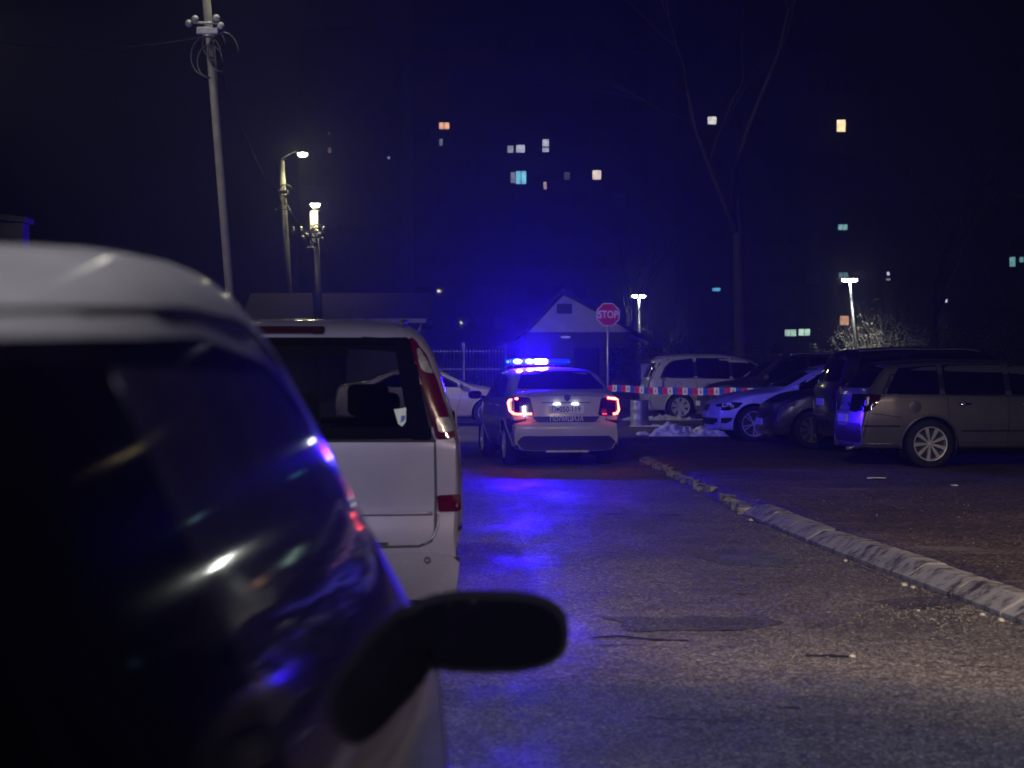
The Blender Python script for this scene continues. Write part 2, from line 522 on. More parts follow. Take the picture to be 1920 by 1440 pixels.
class Car:
    """Local frame: x forward from the rear bumper (0) to the nose (L), y to the car's left, z up."""
    def __init__(s, name, label, cat, loc, heading, L, W, profile, shoulder, tumble, paintmat,
                 wheels, wr, bottom=0.22, mid=0.62, kr=0.10, kf=0.22, crown=0.06, sh_in=0.03,
                 step=0.04, holes=(), corner=0.10, spokes=7, rim=None, rimmat=None, group=None, rear_anchor=True,
                 spw=0.30, split=False, plan=None):
        s.L, s.W, s.name = L, W, name
        s.planc = plan
        h = Vector((math.cos(heading), math.sin(heading), 0))
        s.root = thing(name, Vector(loc) + h * (L / 2), label, cat, heading, group)
        s.off = Vector((-L / 2, 0, 0))
        prof = fillet([(a, b, 0) for a, b in profile], 0.14, 5)
        # resample by arc length
        pts = [prof[0]]
        acc = 0
        for a, b in zip(prof, prof[1:]):
            d = (b - a).length
            if d < 1e-6: continue
            t = step - acc
            while t < d:
                pts.append(a + (b - a) * (t / d)); t += step
            acc = d - (t - step)
        pts.append(prof[-1])
        rows = []
        for q in pts:
            x, zt = q.x, q.y
            w = W * interp(s.plan(), x / L)
            zbot = min(interp(bottom, x) if isinstance(bottom, (list, tuple)) else bottom, zt - 0.05)
            zb = min(interp(shoulder, x), zt - 0.012)
            cr = min(crown, max(0.012, (zt - zbot) * 0.12))
            up = max(0.0, zt - cr - zb)
            ws = w - sh_in
            yE = ws - math.tan(R(tumble)) * up - min(0.05, up * 0.3)
            zm = min(mid, (zbot + zb) * 0.5 + 0.02)
            zE = max(zt - cr, zb + 0.006)
            A = (0, zbot); B = (w - 0.13, zbot); C = (w, zm); D = (ws, zb); E = (yE, zE)
            G = (yE * 0.6, zE + (zt - zE) * 0.72); H_ = (0, zt)
            P = [Vector((a[0], a[1], 0)) for a in (A, B, C, D, E, G, H_)]
            sec = fillet(P, [0, .07, .35, .07, corner, .3, 0], 5)
            # add points between fillets so that panels stay even
            full = []
            segs = [2, 2, 2, 3, 2, 2]
            idx = 0
            cuts = [0]
            for c in range(5): cuts += [cuts[-1] + 1, cuts[-1] + 6]
            cuts.append(cuts[-1] + 1)
            k = 0
            i = 0
            while i < len(sec) - 1:
                full.append(sec[i])
                # straight runs start at index 0 and after every fillet end
                if i == 0 or (i % 6 == 0 and i > 0):
                    m_ = segs[min(k, 5)] + 1
                    for t in range(1, m_): full.append(sec[i].lerp(sec[i + 1], t / m_))
                    k += 1
                i += 1
            full.append(sec[-1])
            row = []
            for v in full:
                y, z = v.x, v.y
                f = (abs(y) / W)
                xx = x
                fr = max(0, 1 - x / 1.1); ff = max(0, 1 - (L - x) / 1.3)
                xx += kr * f ** 2.6 * fr ** 0.8 - kf * f ** 2.4 * ff ** 0.8
                row.append(Vector((xx, y, z)))
            rows.append(row)
        bm = BM()
        nI, nJ = len(rows), len(rows[0])
        Lv = [[bm.verts.new(v) for v in r] for r in rows]
        Rv = [[Lv[i][j] if abs(rows[i][j].y) < 1e-6 else bm.verts.new((rows[i][j].x, -rows[i][j].y, rows[i][j].z))
               for j in range(nJ)] for i in range(nI)]
        for i in range(nI - 1):
            for j in range(nJ - 1):
                try: bm.faces.new((Lv[i][j], Lv[i][j + 1], Lv[i + 1][j + 1], Lv[i + 1][j]))
                except ValueError: pass
                try: bm.faces.new((Rv[i][j], Rv[i + 1][j], Rv[i + 1][j + 1], Rv[i][j + 1]))
                except ValueError: pass
        for i in (0, nI - 1):
            for V in (Lv, Rv):
                ring = V[i]
                try: bm.faces.new(ring if (i == 0) == (V is Rv) else ring[::-1])
                except ValueError: pass
        bmesh.ops.remove_doubles(bm, verts=bm.verts, dist=0.0005)
        bmesh.ops.recalc_face_normals(bm, faces=bm.faces)
        bm.verts.ensure_lookup_table()
        bm.faces.ensure_lookup_table()
        s.bvh = BVHTree.FromBMesh(bm)
        s.wheels, s.wr = wheels, wr
        ra = wr + 0.055
        zc = wr
        # wheel arches
        kill = []
        for f in bm.faces:
            c = f.calc_center_median()
            if abs(c.y) < W - 0.32: continue
            for wx in wheels:
                if (c.x - wx) ** 2 + (c.z - zc) ** 2 < (ra + 0.005) ** 2:
                    kill.append(f); break
        bmesh.ops.delete(bm, geom=kill, context='FACES')
        for v in bm.verts:
            if v.is_boundary and abs(v.co.y) > W - 0.30:
                for wx in wheels:
                    d = Vector((v.co.x - wx, 0, v.co.z - zc))
                    if 0.01 < d.length < ra + 0.06:
                        if v.co.z > interp(bottom, wx) + 0.03 if isinstance(bottom, (list, tuple)) else v.co.z > bottom + 0.03:
                            d.normalize()
                            v.co.x = wx + d.x * ra
                            v.co.z = zc + d.z * ra
        # window holes: (side of the car, inner outline, outer outline)
        for ax, inner, outer in holes:
            kill = []
            for f in bm.faces:
                c = f.calc_center_median()
                if ax == 'rear' and (c.x > L * 0.4 or f.normal.x > -0.3): continue
                if ax == 'front' and (c.x < L * 0.5 or f.normal.x < 0.25): continue
                if ax in ('rear', 'front'): u, v_ = c.y, c.z
                if inside(inner, u, v_): kill.append(f)
                elif inside(outer, u, v_): f.material_index = 1
            bmesh.ops.delete(bm, geom=kill, context='FACES')
        for v in [v for v in bm.verts if not v.link_faces]: bm.verts.remove(v)
        for v in bm.verts: v.co += s.off
        s.body = obj('body', bm, [paintmat, M_under], s.root, smooth=True)
        # underbody with wheel wells
        ub = BM()
        bz = bottom if not isinstance(bottom, (list, tuple)) else min(b[1] for b in bottom)
        box(ub, 0.35 - L / 2, L - 0.4 - L / 2, -W + 0.36, W - 0.36, bz - 0.03, bz + 0.25)
        for wx in wheels:
            for sg in (1, -1):
                Mx = Matrix.Translation((wx - L / 2, sg * (W - 0.33), zc)) @ Matrix.Rotation(R(90), 4, 'X')
                n = 28
                a_, b_ = [], []
                for k in range(n + 1):
                    t = math.pi * (-0.16) + math.pi * 1.32 * k / n
                    p = (wx - L / 2 + ra * 0.995 * math.cos(t), zc + ra * 0.995 * math.sin(t))
                    a_.append(ub.verts.new((p[0], sg * (W - 0.34), p[1])))
                    b_.append(ub.verts.new((p[0], sg * (W - 0.035), p[1])))
                for k in range(n): ub.faces.new((a_[k], a_[k + 1], b_[k + 1], b_[k]))
                ub.faces.new(a_)
        obj('underbody', ub, M_under, s.root)
        s.add_wheels(spokes, rim, rimmat or M_rim, spw, split)
        if holes: s.interior()

    def plan(s):
        return s.planc or [(0, 0.90), (0.03, 0.94), (0.10, 0.975), (0.25, 0.995), (0.5, 1.0), (0.72, 1.0), (0.86, 0.975), (0.95, 0.92), (1.0, 0.84)]

    def add_wheels(s, spokes, rimr, rimmat, spw, split=False):
        r = s.wr
        rr = rimr or r * 0.70
        tw = 0.20
        tb, rb = BM(), BM()
        prof = [(rr - .01, 0), (rr + .012, -.004), (rr + .03, .004), (r - .03, .0), (r - .008, .014), (r, .035), (r, tw - .035),
                (r - .008, tw - .014), (r - .03, tw), (rr, tw), (rr - .01, tw - .01)]
        lathe(tb, [(a, -b) for a, b in prof], 48, closed=False)
        # rim: outer ring, barrel, dark back, hub, spokes
        lathe(rb, [(rr - .002, -.014), (rr + .004, -.004), (rr - .004, .002), (rr - .022, -.002), (rr - .026, -.02), (rr - .03, -.12)], 48)
        n = spokes
        for k in range(n):
            subs = (-1, 1) if split else (0,)
            for sb in subs:
                t = 2 * math.pi * (k + 0.5) / n + sb * 0.16
                wi = rr * spw * 0.42 * (0.6 if split else 1); wo = rr * spw * (0.4 if split else 1)
                d = Vector((math.cos(t), math.sin(t), 0)); p = Vector((-math.sin(t), math.cos(t), 0))
                t2 = 2 * math.pi * (k + 0.5) / n
                d0 = Vector((math.cos(t2), math.sin(t2), 0)) if split else d
                a0 = d0 * rr * 0.16; a1 = d * rr * 0.5; a2 = d * (rr - 0.012)
                vs = []
                for c, w_, z_ in ((a0, wi * .5, -.022), (a1, (wi + wo) * .26, -.014), (a2, wo * .5, -.008)):
                    vs.append([rb.verts.new(c - p * w_ + Vector((0, 0, z_ - .03))), rb.verts.new(c - p * w_ * .8 + Vector((0, 0, z_))),
                               rb.verts.new(c + p * w_ * .8 + Vector((0, 0, z_))), rb.verts.new(c + p * w_ + Vector((0, 0, z_ - .03)))])
                for a, b in zip(vs, vs[1:]):
                    for i in range(3): rb.faces.new((a[i], a[i + 1], b[i + 1], b[i]))
        lathe(rb, [(rr * .2, -.05), (rr * .2, -.024), (rr * .15, -.016), (0.001, -.012)], 20)
        for k in range(5):
            t = 2 * math.pi * k / 5
            Mx = Matrix.Translation((rr * .145 * math.cos(t), rr * .145 * math.sin(t), -.017))
            lathe(rb, [(.011, 0), (.011, .004), (.001, .004)], 6, Mx)
        bk = BM()
        lathe(bk, [(rr - .03, -.10), (0.001, -.10)], 32)
        lathe(bk, [(rr * .62, -.075), (rr * .62, -.06), (0.05, -.06)], 32)
        tme = s.tomesh('wheel', tb, M_rubber, True)
        rme = s.tomesh('rim', rb, rimmat, False)
        bme = s.tomesh('brake_disc', bk, M_darkmetal, False)
        for wx in s.wheels:
            for sg in (1, -1):
                w = bpy.data.objects.new('wheel', tme); COL.objects.link(w)
                w.parent = s.root
                w.location = (wx - s.L / 2, sg * (s.W - 0.045), r)
                w.rotation_euler = (R(-90) * sg, random.random() * 0.0, 0)
                for nm, me in (('rim', rme), ('brake_disc', bme)):
                    o = bpy.data.objects.new(nm, me); COL.objects.link(o); o.parent = w
                    o.rotation_euler = (0, 0, random.random() * 2 if nm == 'rim' else 0)

    def tomesh(s, name, bm, mat, sm):
        me = bpy.data.meshes.new(name)
        bmesh.ops.recalc_face_normals(bm, faces=bm.faces)
        for f in bm.faces: f.smooth = f.smooth and sm
        bm.to_mesh(me); bm.free(); me.materials.append(mat)
        return me

    def ray(s, axis, u, v, sg=1):
        if axis == 'side': o, d = Vector((u, sg * 3, v)), Vector((0, -sg, 0))
        elif axis == 'rear': o, d = Vector((-3, u, v)), Vector((1, 0, 0))
        elif axis == 'front': o, d = Vector((s.L + 3, u, v)), Vector((-1, 0, 0))
        else: o, d = Vector((u, v, 4)), Vector((0, 0, -1))
        hit, nrm, _, _ = s.bvh.ray_cast(o, d)
        if hit is None:
            base = {'side': Vector((u, sg * s.W, v)), 'rear': Vector((0.1, u, v)), 'front': Vector((s.L - .1, u, v)), 'top': Vector((u, v, 1.5))}[axis]
            hit, nrm, _, _ = s.bvh.find_nearest(base)
        if nrm.dot(d) > 0: nrm = -nrm
        return hit, nrm

    def decal(s, name, axis, poly, mat, off=0.004, sg=1, rnd=0.03, grid=0.06, depth=0.02, parent=None, label=None, bulge=0.0):
        """a panel that follows the bodywork, cut to an outline given in side, rear, front or top view"""
        if rnd: poly = round_poly(poly, rnd)
        bm = BM()
        f = bm.faces.new([bm.verts.new((a, b, 0)) for a, b in poly])
        xs = [a for a, b in poly]; ys = [b for a, b in poly]
        for k, lo, hi in ((0, min(xs), max(xs)), (1, min(ys), max(ys))):
            n = max(1, int((hi - lo) / grid))
            for i in range(1, n):
                c = [0, 0, 0]; nn = [0, 0, 0]
                c[k] = lo + (hi - lo) * i / n; nn[k] = 1
                bmesh.ops.bisect_plane(bm, geom=list(bm.verts) + list(bm.edges) + list(bm.faces), dist=1e-5, plane_co=c, plane_no=nn)
        cx, cyy = (min(xs) + max(xs)) / 2, (min(ys) + max(ys)) / 2
        hx, hy = (max(xs) - min(xs)) / 2, (max(ys) - min(ys)) / 2
        nr = {}
        for v in bm.verts:
            u, w = v.co.x, v.co.y
            h, nrm = s.ray(axis, u, w, sg)
            e = bulge * max(0, 1 - ((u - cx) / hx) ** 2) * max(0, 1 - ((w - cyy) / hy) ** 2) if bulge else 0
            v.co = h + nrm * (off + e) + s.off
            nr[v] = nrm
        be = [e for e in bm.edges if e.is_boundary]
        for f in bm.faces: f.smooth = True
        for e in be:
            a, b = e.verts
            n1, n2 = nr[a], nr[b]
            q = [bm.verts.new(a.co), bm.verts.new(b.co), bm.verts.new(b.co - n2 * (off + depth)), bm.verts.new(a.co - n1 * (off + depth))]
            rf = bm.faces.new(q)
            if isinstance(mat, list): rf.material_index = 1
        o = obj(name, bm, mat, parent or s.root)
        if label: o['label'] = label
        return o

    def line(s, name, axis, pts, rad, mat, sg=1, parent=None, off=0.0, dens=0.05):
        """a thin bead or panel gap along the bodywork"""
        P = []
        for (a, b), (c, d) in zip(pts, pts[1:]):
            n = max(1, int(math.hypot(c - a, d - b) / dens))
            for i in range(n):
                P.append((a + (c - a) * i / n, b + (d - b) * i / n))
        P.append(pts[-1])
        W3 = []
        for u, w in P:
            h, nrm = s.ray(axis, u, w, sg)
            W3.append(h + nrm * off + s.off)
        bm = BM()
        tube(bm, W3, rad, 6)
        return obj(name, bm, mat, parent or s.root)

    def seam(s, axis, pts, sg=1, rad=0.005):
        """panel gaps are pooled and linked as one part by close_seams"""
        if not hasattr(s, 'seams'): s.seams = BM()
        P = []
        for (a, b), (c, d) in zip(pts, pts[1:]):
            n = max(1, int(math.hypot(c - a, d - b) / 0.04))
            for i in range(n): P.append((a + (c - a) * i / n, b + (d - b) * i / n))
        P.append(pts[-1])
        W3 = []
        for u, w in P:
            h, nrm = s.ray(axis, u, w, sg)
            W3.append(h + nrm * (-rad * 0.45) + s.off)
        tube(s.seams, W3, rad, 6)

    def close_seams(s):
        if hasattr(s, 'seams'): obj('panel_gap', s.seams, M_ink, s.root)

    def arch_trim(s, mat=None, rad=0.014, off=0.004):
        for wx in s.wheels:
            for sg in (1, -1):
                pts = []
                ra = s.wr + 0.058
                for k in range(25):
                    t = math.pi * (-0.06) + math.pi * 1.12 * k / 24
                    u, v = wx + ra * math.cos(t), s.wr + ra * math.sin(t)
                    h, n = s.ray('side', u, v, sg)
                    pts.append(Vector((u, sg * (abs(h.y) + off), v)) + s.off)
                bm = BM(); tube(bm, pts, rad, 8)
                obj('wheel_arch_lip', bm, mat or s.body.data.materials[0], s.root)

    def mirror(s, x, z, sg, mat, w=0.20, h=0.13, d=0.13, glass=True, out=0.06, tilt=0.0):
        h0, n0 = s.ray('side', x, z, sg)
        y0 = abs(h0.y)
        bm = BM()
        # shell with rounded outline, deeper in the middle
        n, m = 24, 7
        cy_, cz = y0 + out + w / 2, z + 0.05
        rings = []
        for j in range(m):
            t = j / (m - 1)
            sc_ = math.sqrt(max(0.0, 1 - (t) ** 2.4)) if j else 1.0
            sc_ = max(sc_, 0.08)
            ring = []
            for k in range(n):
                a = 2 * math.pi * k / n
                ca, sa = math.cos(a), math.sin(a)
                e = 0.72
                yy = w / 2 * math.copysign(abs(ca) ** e, ca) * sc_
                zz = h / 2 * math.copysign(abs(sa) ** e, sa) * sc_
                ring.append(bm.verts.new(Vector((x + d * t * 0.9, sg * (cy_ + yy), cz + zz + tilt * yy)) + s.off))
            rings.append(ring)
        for a, b in zip(rings, rings[1:]):
            for k in range(n): bm.faces.new((a[k], a[(k + 1) % n], b[(k + 1) % n], b[k])).smooth = True
        bm.faces.new(rings[-1]); bm.faces.new(rings[0][::-1])
        tube(bm, [Vector((x + d * .35, sg * (y0 - .02), z - .005)) + s.off, Vector((x + d * .4, sg * (y0 + out * .6), z + .01)) + s.off,
                  Vector((x + d * .4, sg * (y0 + out + .05), z + .03)) + s.off], [.035, .03, .03], 8)
        o = obj('wing_mirror', bm, mat, s.root)
        g = BM()
        vs = []
        for k in range(n):
            a = 2 * math.pi * k / n
            ca, sa = math.cos(a), math.sin(a)
            vs.append(g.verts.new(Vector((x - .004, sg * (cy_ + (w / 2 - .014) * math.copysign(abs(ca) ** .72, ca)),
                                         cz + (h / 2 - .014) * math.copysign(abs(sa) ** .72, sa) + tilt * 0)) + s.off))
        g.faces.new(vs)
        obj('mirror_glass', g, M_glass, o)
        return o

    def interior(s):
        L, W = s.L, s.W
        def seat(x, y, w, back=1.12, tilt=0.25):
            bm = BM()
            M0 = Matrix.Translation((x - L / 2, y, 0))
            rbox(bm, 0, .5, -w / 2, w / 2, .38, .56, .05, 3, M0)
            Mb = M0 @ Matrix.Translation((0.05, 0, .5)) @ Matrix.Rotation(-tilt, 4, 'Y')
            rbox(bm, -.12, .02, -w / 2, w / 2, 0, back - .5, .05, 3, Mb)
            rbox(bm, -.10, 0.0, -.13, .13, back - .5 + .05, back - .5 + .25, .04, 3, Mb)
            tube(bm, [Mb @ Vector((-.05, -.05, back - .52)), Mb @ Vector((-.05, -.05, back - .42))], .008)
            tube(bm, [Mb @ Vector((-.05, .05, back - .52)), Mb @ Vector((-.05, .05, back - .42))], .008)
            obj('seat', bm, M_cloth, s.root, smooth=True)
        for y in (-.38, .38): seat(s.L * .52, y, .5, 1.16)
        for y in (-.46, 0.0, .46): seat(s.L * .30, y, .42, 1.12)
        bm = BM()
        rbox(bm, L * .70 - L / 2, L * .78 - L / 2, -W + .16, W - .16, .75, 1.02, .05, 3)
        box(bm, .3 - L / 2, L * .7 - L / 2, -W + .2, W - .2, .32, .36)
        obj('dashboard', bm, M_cloth, s.root)

def simple_plate(car, axis, cx, cz, w=0.5, h=0.11, txt=None, parent=None):
    h0, n0 = car.ray(axis, cx, cz)
    bm = BM()
    dirx = -1 if axis == 'rear' else 1
    x = h0.x + dirx * 0.012
    rbox(bm, min(x, x - dirx * .02) - car.L / 2, max(x, x - dirx * .02) - car.L / 2, cx - w / 2, cx + w / 2, cz - h / 2, cz + h / 2, .004, 1)
    return obj('number_plate', bm, M_plate, car.root), x

# ------------------------------------------------------------------ ground, lot, kerb
def kerbx(Y):
    return interp([(-20, 5.0), (5, 3.45), (11.7, 2.93), (16, 2.55), (20.1, 2.28), (30.3, 1.95), (38, 1.75), (60, 1.6), (200, 1.4)], Y)

bm = BM()
# near strip carries relief, the rest is plain
bm_pts = {}
def gv(x, y, z=0.0):
    return bm.verts.new((x, y, z))
box_v = [gv(-250, -40), gv(250, -40), gv(250, 420), gv(-250, 420)]
bm.faces.new(box_v)
ground = obj('ground', bm, M_road); tag(ground, kind='structure')

LOTZ = 0.10
bm = BM()
ys = [-20 + 0.5 * i for i in range(0, 160)] + [60, 70, 90, 130, 200, 400]
rowsv = []
for Y in ys:
    k = kerbx(Y) + 0.24
    w = 0.03 * noise.noise(Vector((Y * 1.3, 0, 0))) + (0.03 if Y > 20 else 0)
    row = []
    lz = LOTZ
    xs = [k + w - .25 * (1 if Y > 20.5 else 0), k + w, k + .35, k + 1, k + 2, k + 3.5, k + 5.5, k + 8, k + 14, k + 40, k + 200]
    for i, x in enumerate(xs):
        z = lz + 0.012 * noise.noise(Vector((x * .8, Y * .8, 3)))
        if i == 0: z = -0.02 if Y > 20.5 else lz - 0.02
        row.append(bm.verts.new((x, Y, z)))
    rowsv.append(row)
for a, b in zip(rowsv, rowsv[1:]):
    for i in range(len(a) - 1): bm.faces.new((a[i], a[i + 1], b[i + 1], b[i])).smooth = True
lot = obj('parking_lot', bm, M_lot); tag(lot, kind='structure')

# kerb of concrete stones, worn paint, tops chipped
bm = BM()
Y = 4.0
while Y < 20.0:
    Lk = 0.98
    x0, x1 = kerbx(Y), kerbx(Y + Lk)
    dz = random.uniform(-.012, .012); tw = random.uniform(-.012, .012)
    n = 10
    rings = []
    for i in range(n + 1):
        t = i / n
        yy = Y + Lk * t
        xx = x0 + (x1 - x0) * t
        ch = 0.006 * noise.noise(Vector((yy * 5, 1, 0))) + 0.004 * noise.noise(Vector((yy * 17, 4, 0)))
        e = 0.0 if 0 < i < n else -0.004
        xx += tw * (t - .5)
        sec = [(0.0, -0.02), (0.0 + ch * .4, 0.028), (0.125 + ch, 0.108 + dz + e + ch * .4), (0.14 + ch, 0.114 + dz + e), (0.26, 0.112 + dz + e + ch * .6), (0.30 + ch * 2, 0.095), (0.31, -0.02)]
        rings.append([bm.verts.new((xx + a, yy, b)) for a, b in sec])
    for a, b in zip(rings, rings[1:]):
        for k in range(len(a) - 1): bm.faces.new((a[k], a[k + 1], b[k + 1], b[k])).smooth = False
    bm.faces.new(rings[0]); bm.faces.new(rings[-1][::-1])
    Y += Lk + 0.022
kerb = obj('kerb', bm, M_kerb); tag(kerb, kind='structure')

# broken painted edge beyond the kerb
bm = BM()
Y = 20.3
while Y < 31:
    if random.random() < .75:
        ln = random.uniform(.15, .55)
        x0 = kerbx(Y) + random.uniform(0, .06)
        c = Vector((x0 + .08, Y, .02))
        n = 7
        top = []
        lo = []
        for k in range(n):
            t = 2 * math.pi * k / n
            p = Vector((c.x + .10 * math.cos(t) * random.uniform(.7, 1.2), c.y + ln * .5 * math.sin(t) * random.uniform(.8, 1.2), 0))
            top.append(bm.verts.new((p.x, p.y, .045 + random.uniform(0, .045))))
            lo.append(bm.verts.new((p.x * 1.002, p.y, -.01)))
        bm.faces.new(top)
        for k in range(n): bm.faces.new((lo[k], lo[(k + 1) % n], top[(k + 1) % n], top[k]))
    Y += random.uniform(.25, .6)
o = obj('broken_kerb', bm, M_kerb); tag(o, kind='structure')

# cracks and ruts in the road
def ribbon(bm, pts, w, z=0.004, jit=0.03, seed=0):
    P = []
    for (a, b), (c, d) in zip(pts, pts[1:]):
        n = max(2, int(math.hypot(c - a, d - b) / .05))
        for i in range(n):
            P.append((a + (c - a) * i / n, b + (d - b) * i / n))
    P.append(pts[-1])
    L_, R_ = [], []
    m = len(P)
    for i, (x, y) in enumerate(P):
        s_ = math.sin(math.pi * (i + .5) / (m + 1)) ** .4
        j = jit * noise.noise(Vector((x * 9, y * 9, seed)))
        j2 = abs(noise.noise(Vector((x * 23, y * 23, seed + 5)))) * w
        L_.append(bm.verts.new((x, y + j - (w / 2 + j2) * s_, z)))
        R_.append(bm.verts.new((x, y + j + (w / 2 + j2 * .6) * s_, z)))
    for i in range(m - 1): bm.faces.new((L_[i], L_[i + 1], R_[i + 1], R_[i]))
def G(px, py, z=0.0):
    Y = (CAMH - z) * F / (py - 682.0)
    p = at(px, py, Y)
    return (p.x, p.y)
M_crack2 = asphalt('dark_patch', 0.10, (1, .97, .98), grain=95)
bm = BM()
ribbon(bm, [G(1102, 1198), G(1160, 1194), G(1230, 1201), G(1290, 1203)], .045, seed=1)
ribbon(bm, [G(1110, 1211), G(1215, 1211)], .02, seed=2)
ribbon(bm, [G(1510, 1230), G(1560, 1231), G(1600, 1234)], .05, seed=3)
ribbon(bm, [G(1480, 1158), G(1530, 1172), G(1580, 1196), G(1650, 1232), G(1690, 1252)], .012, seed=4, jit=.06)
ribbon(bm, [G(1380, 1114), G(1400, 1116)], .03, seed=6)
ribbon(bm, [G(1650, 1236), G(1760, 1250), G(1920, 1254)], .010, seed=7, jit=.05)
ribbon(bm, [G(1130, 964), G(1170, 965)], .05, seed=8)
ribbon(bm, [G(1240, 966), G(1275, 967)], .05, seed=9)
ribbon(bm, [G(1395, 968), G(1450, 990), G(1560, 1040), G(1740, 1118), G(1900, 1172)], .035, seed=10, jit=.08)
ribbon(bm, [G(1390, 974), G(1440, 984), G(1500, 1008)], .09, seed=11, jit=.08)
ribbon(bm, [G(900, 1290), G(935, 1291)], .02, seed=12)
ribbon(bm, [G(1460, 1330), G(1500, 1330)], .02, seed=13)
o = obj('road_cracks', bm, M_crack); tag(o, kind='structure')

# repair patches: a cut rectangle with scored surface, a worn dark pad in the gutter, and the smoother near field
def patch(pts, z, mat, name, jit=.04, seed=0, step=.08):
    P = []
    for i in range(len(pts)):
        (a, b), (c, d) = pts[i], pts[(i + 1) % len(pts)]
        n = max(1, int(math.hypot(c - a, d - b) / step))
        for k in range(n):
            x, y = a + (c - a) * k / n, b + (d - b) * k / n
            P.append((x + jit * noise.noise(Vector((x * 6, y * 6, seed))), y + jit * noise.noise(Vector((x * 6, y * 6, seed + 9)))))
    bm = BM(); bm.faces.new([bm.verts.new((x, y, z)) for x, y in P])
    bmesh.ops.triangulate(bm, faces=bm.faces)
    o = obj(name, bm, mat); tag(o, kind='structure'); return o
patch([G(1140, 1158), G(1185, 1185), G(1400, 1183), G(1470, 1172), G(1440, 1158)], .004, M_crack2, 'road_patch', .09, 1)
patch([G(1640, 1128), G(1690, 1142), G(1790, 1142), G(1830, 1128), G(1740, 1118)], .0045, M_crack2, 'road_patch', .05, 2)
patch([G(740, 1300), G(1000, 1285), G(1300, 1290), G(1520, 1275), G(1760, 1290), G(1960, 1300), G(2300, 1480), G(2300, 2000), G(500, 2000)], .004, M_patch, 'road_patch', .05, 3)
patch([G(1290, 1040), G(1360, 1060), G(1500, 1065), G(1480, 1040), G(1390, 1030)], .004, M_patch, 'road_patch', .08, 5)
bm = BM()
for i in range(9):
    x = 1160 + i * 26
    ribbon(bm, [G(x, 1162), G(x + 26, 1182)], .006, z=.0075, seed=20 + i, jit=.01)
ribbon(bm, [G(1140, 1158), G(1185, 1186)], .012, z=.009, seed=40)
for i in range(5): ribbon(bm, [G(1655 + i * 18, 1129 + i), G(1720, 1136 + i), G(1800 - i * 9, 1130 + i * 2)], .006, z=.0075, seed=60 + i, jit=.02)
# wandering cracks
random.seed(77)
for k in range(16):
    a, c = G(random.uniform(920, 1850), random.uniform(1000, 1400))
    if a > kerbx(c) - .5: continue
    pts = [(a, c)]
    ang = random.choice((0.1, 3.0, -.2, 1.2)) + random.gauss(0, .3)
    for i in range(random.randint(3, 7)):
        ang += random.gauss(0, .45)
        pts.append((pts[-1][0] + .16 * math.cos(ang), pts[-1][1] + .35 * math.sin(ang)))
    ribbon(bm, pts, random.uniform(.003, .008), z=.0062, seed=100 + k, jit=.03)
o = obj('road_scoring', bm, M_crack); tag(o, kind='structure')

# gravel and stones by the kerb
def pebble(bm, x, y, z, s):
    b2 = BM()
    bmesh.ops.create_icosphere(b2, subdivisions=1, radius=s)
    q = random.random() * 9
    for v in b2.verts:
        v.co *= 1 + .35 * noise.noise(v.co * (1.3 / s) + Vector((q, 0, 0)))
        v.co.z *= .6
    merge(bm, b2, Matrix.Translation((x, y, z + s * .35)) @ Matrix.Rotation(q, 4, 'Z'))
bm = BM()
random.seed(3)
for i in range(700):
    Yp = random.uniform(9.3, 24)
    q = random.random() ** 2.2
    x = kerbx(Yp) - .04 - q * (1.1 if Yp < 16 else .7)
    pebble(bm, x, Yp, 0, random.uniform(.003, .009))
for i in range(260):
    a, b_ = G(random.gauss(1500, 70), random.gauss(1218, 22))
    pebble(bm, a, b_, 0, random.uniform(.003, .007))
for i in range(350):
    a, b_ = G(random.gauss(1780, 80), random.gauss(1150, 14))
    pebble(bm, a, b_, 0, random.uniform(.004, .011))
for i in range(260):
    Yp = random.uniform(10, 24)
    pebble(bm, kerbx(Yp) + .3 + random.random() * 2.5, Yp, LOTZ, random.uniform(.004, .011))
o = obj('gravel', bm, M_gravel); tag(o, 'loose gravel and grit washed along the gutter and kerb', 'gravel', kind='stuff')
M_stone = solid('pale_stone', (0.6, 0.55, 0.45), 0.8, nscale=20, var=.2)
stones = [(1695, 1099, .026, 'rounded pale stone lying in the gutter below the kerb'), (1712, 1103, .017, 'small stone just right of the rounded gutter stone'),
          (1842, 1155, .020, 'pale stone on the gravel near the kerb end'), (1877, 1166, .024, 'largest pale stone at the right edge of the gutter'),
          (1408, 977, .024, 'pale stone by the far end of the kerb'), (1585, 1053, .018, 'small pale stone halfway along the kerb'),
          (1598, 1234, .020, 'pale stone beside the short dark pothole'), (1722, 1147, .015, 'tiny pale stone by the dark pad in the gutter')]
for px, py, s_, lb in stones:
    b = BM(); pebble(b, 0, 0, 0, s_)
    a, c = G(px, py)
    o = obj('stone', b, M_stone, smooth=False); o.location = (a, c, 0)
    tag(o, lb, 'stone', 'pale stones along the kerb')
# flat litter on the lot
for px, py, w, lb in ((1643, 898, .26, 'flat pale scrap of litter on the lot in front of the wagon'), (1790, 912, .1, 'small pale scrap of litter right of the wagon wheel')):
    Yp = (CAMH - LOTZ) * F / (py - 682); p = at(px, py, Yp)
    b = BM(); 
    vs = [b.verts.new((w / 2 * math.cos(t) * random.uniform(.8, 1.1), .07 * math.sin(t), .01 + .012 * random.random())) for t in [k * math.pi / 5 for k in range(10)]]
    b.faces.new(vs)
    r_ = bmesh.ops.extrude_face_region(b, geom=list(b.faces))
    for v in [g for g in r_['geom'] if isinstance(g, bmesh.types.BMVert)]: v.co.z -= .012
    o = obj('litter_scrap', b, M_plate); o.location = (p.x, p.y, LOTZ + .004)
    tag(o, lb, 'litter', 'litter on the lot')

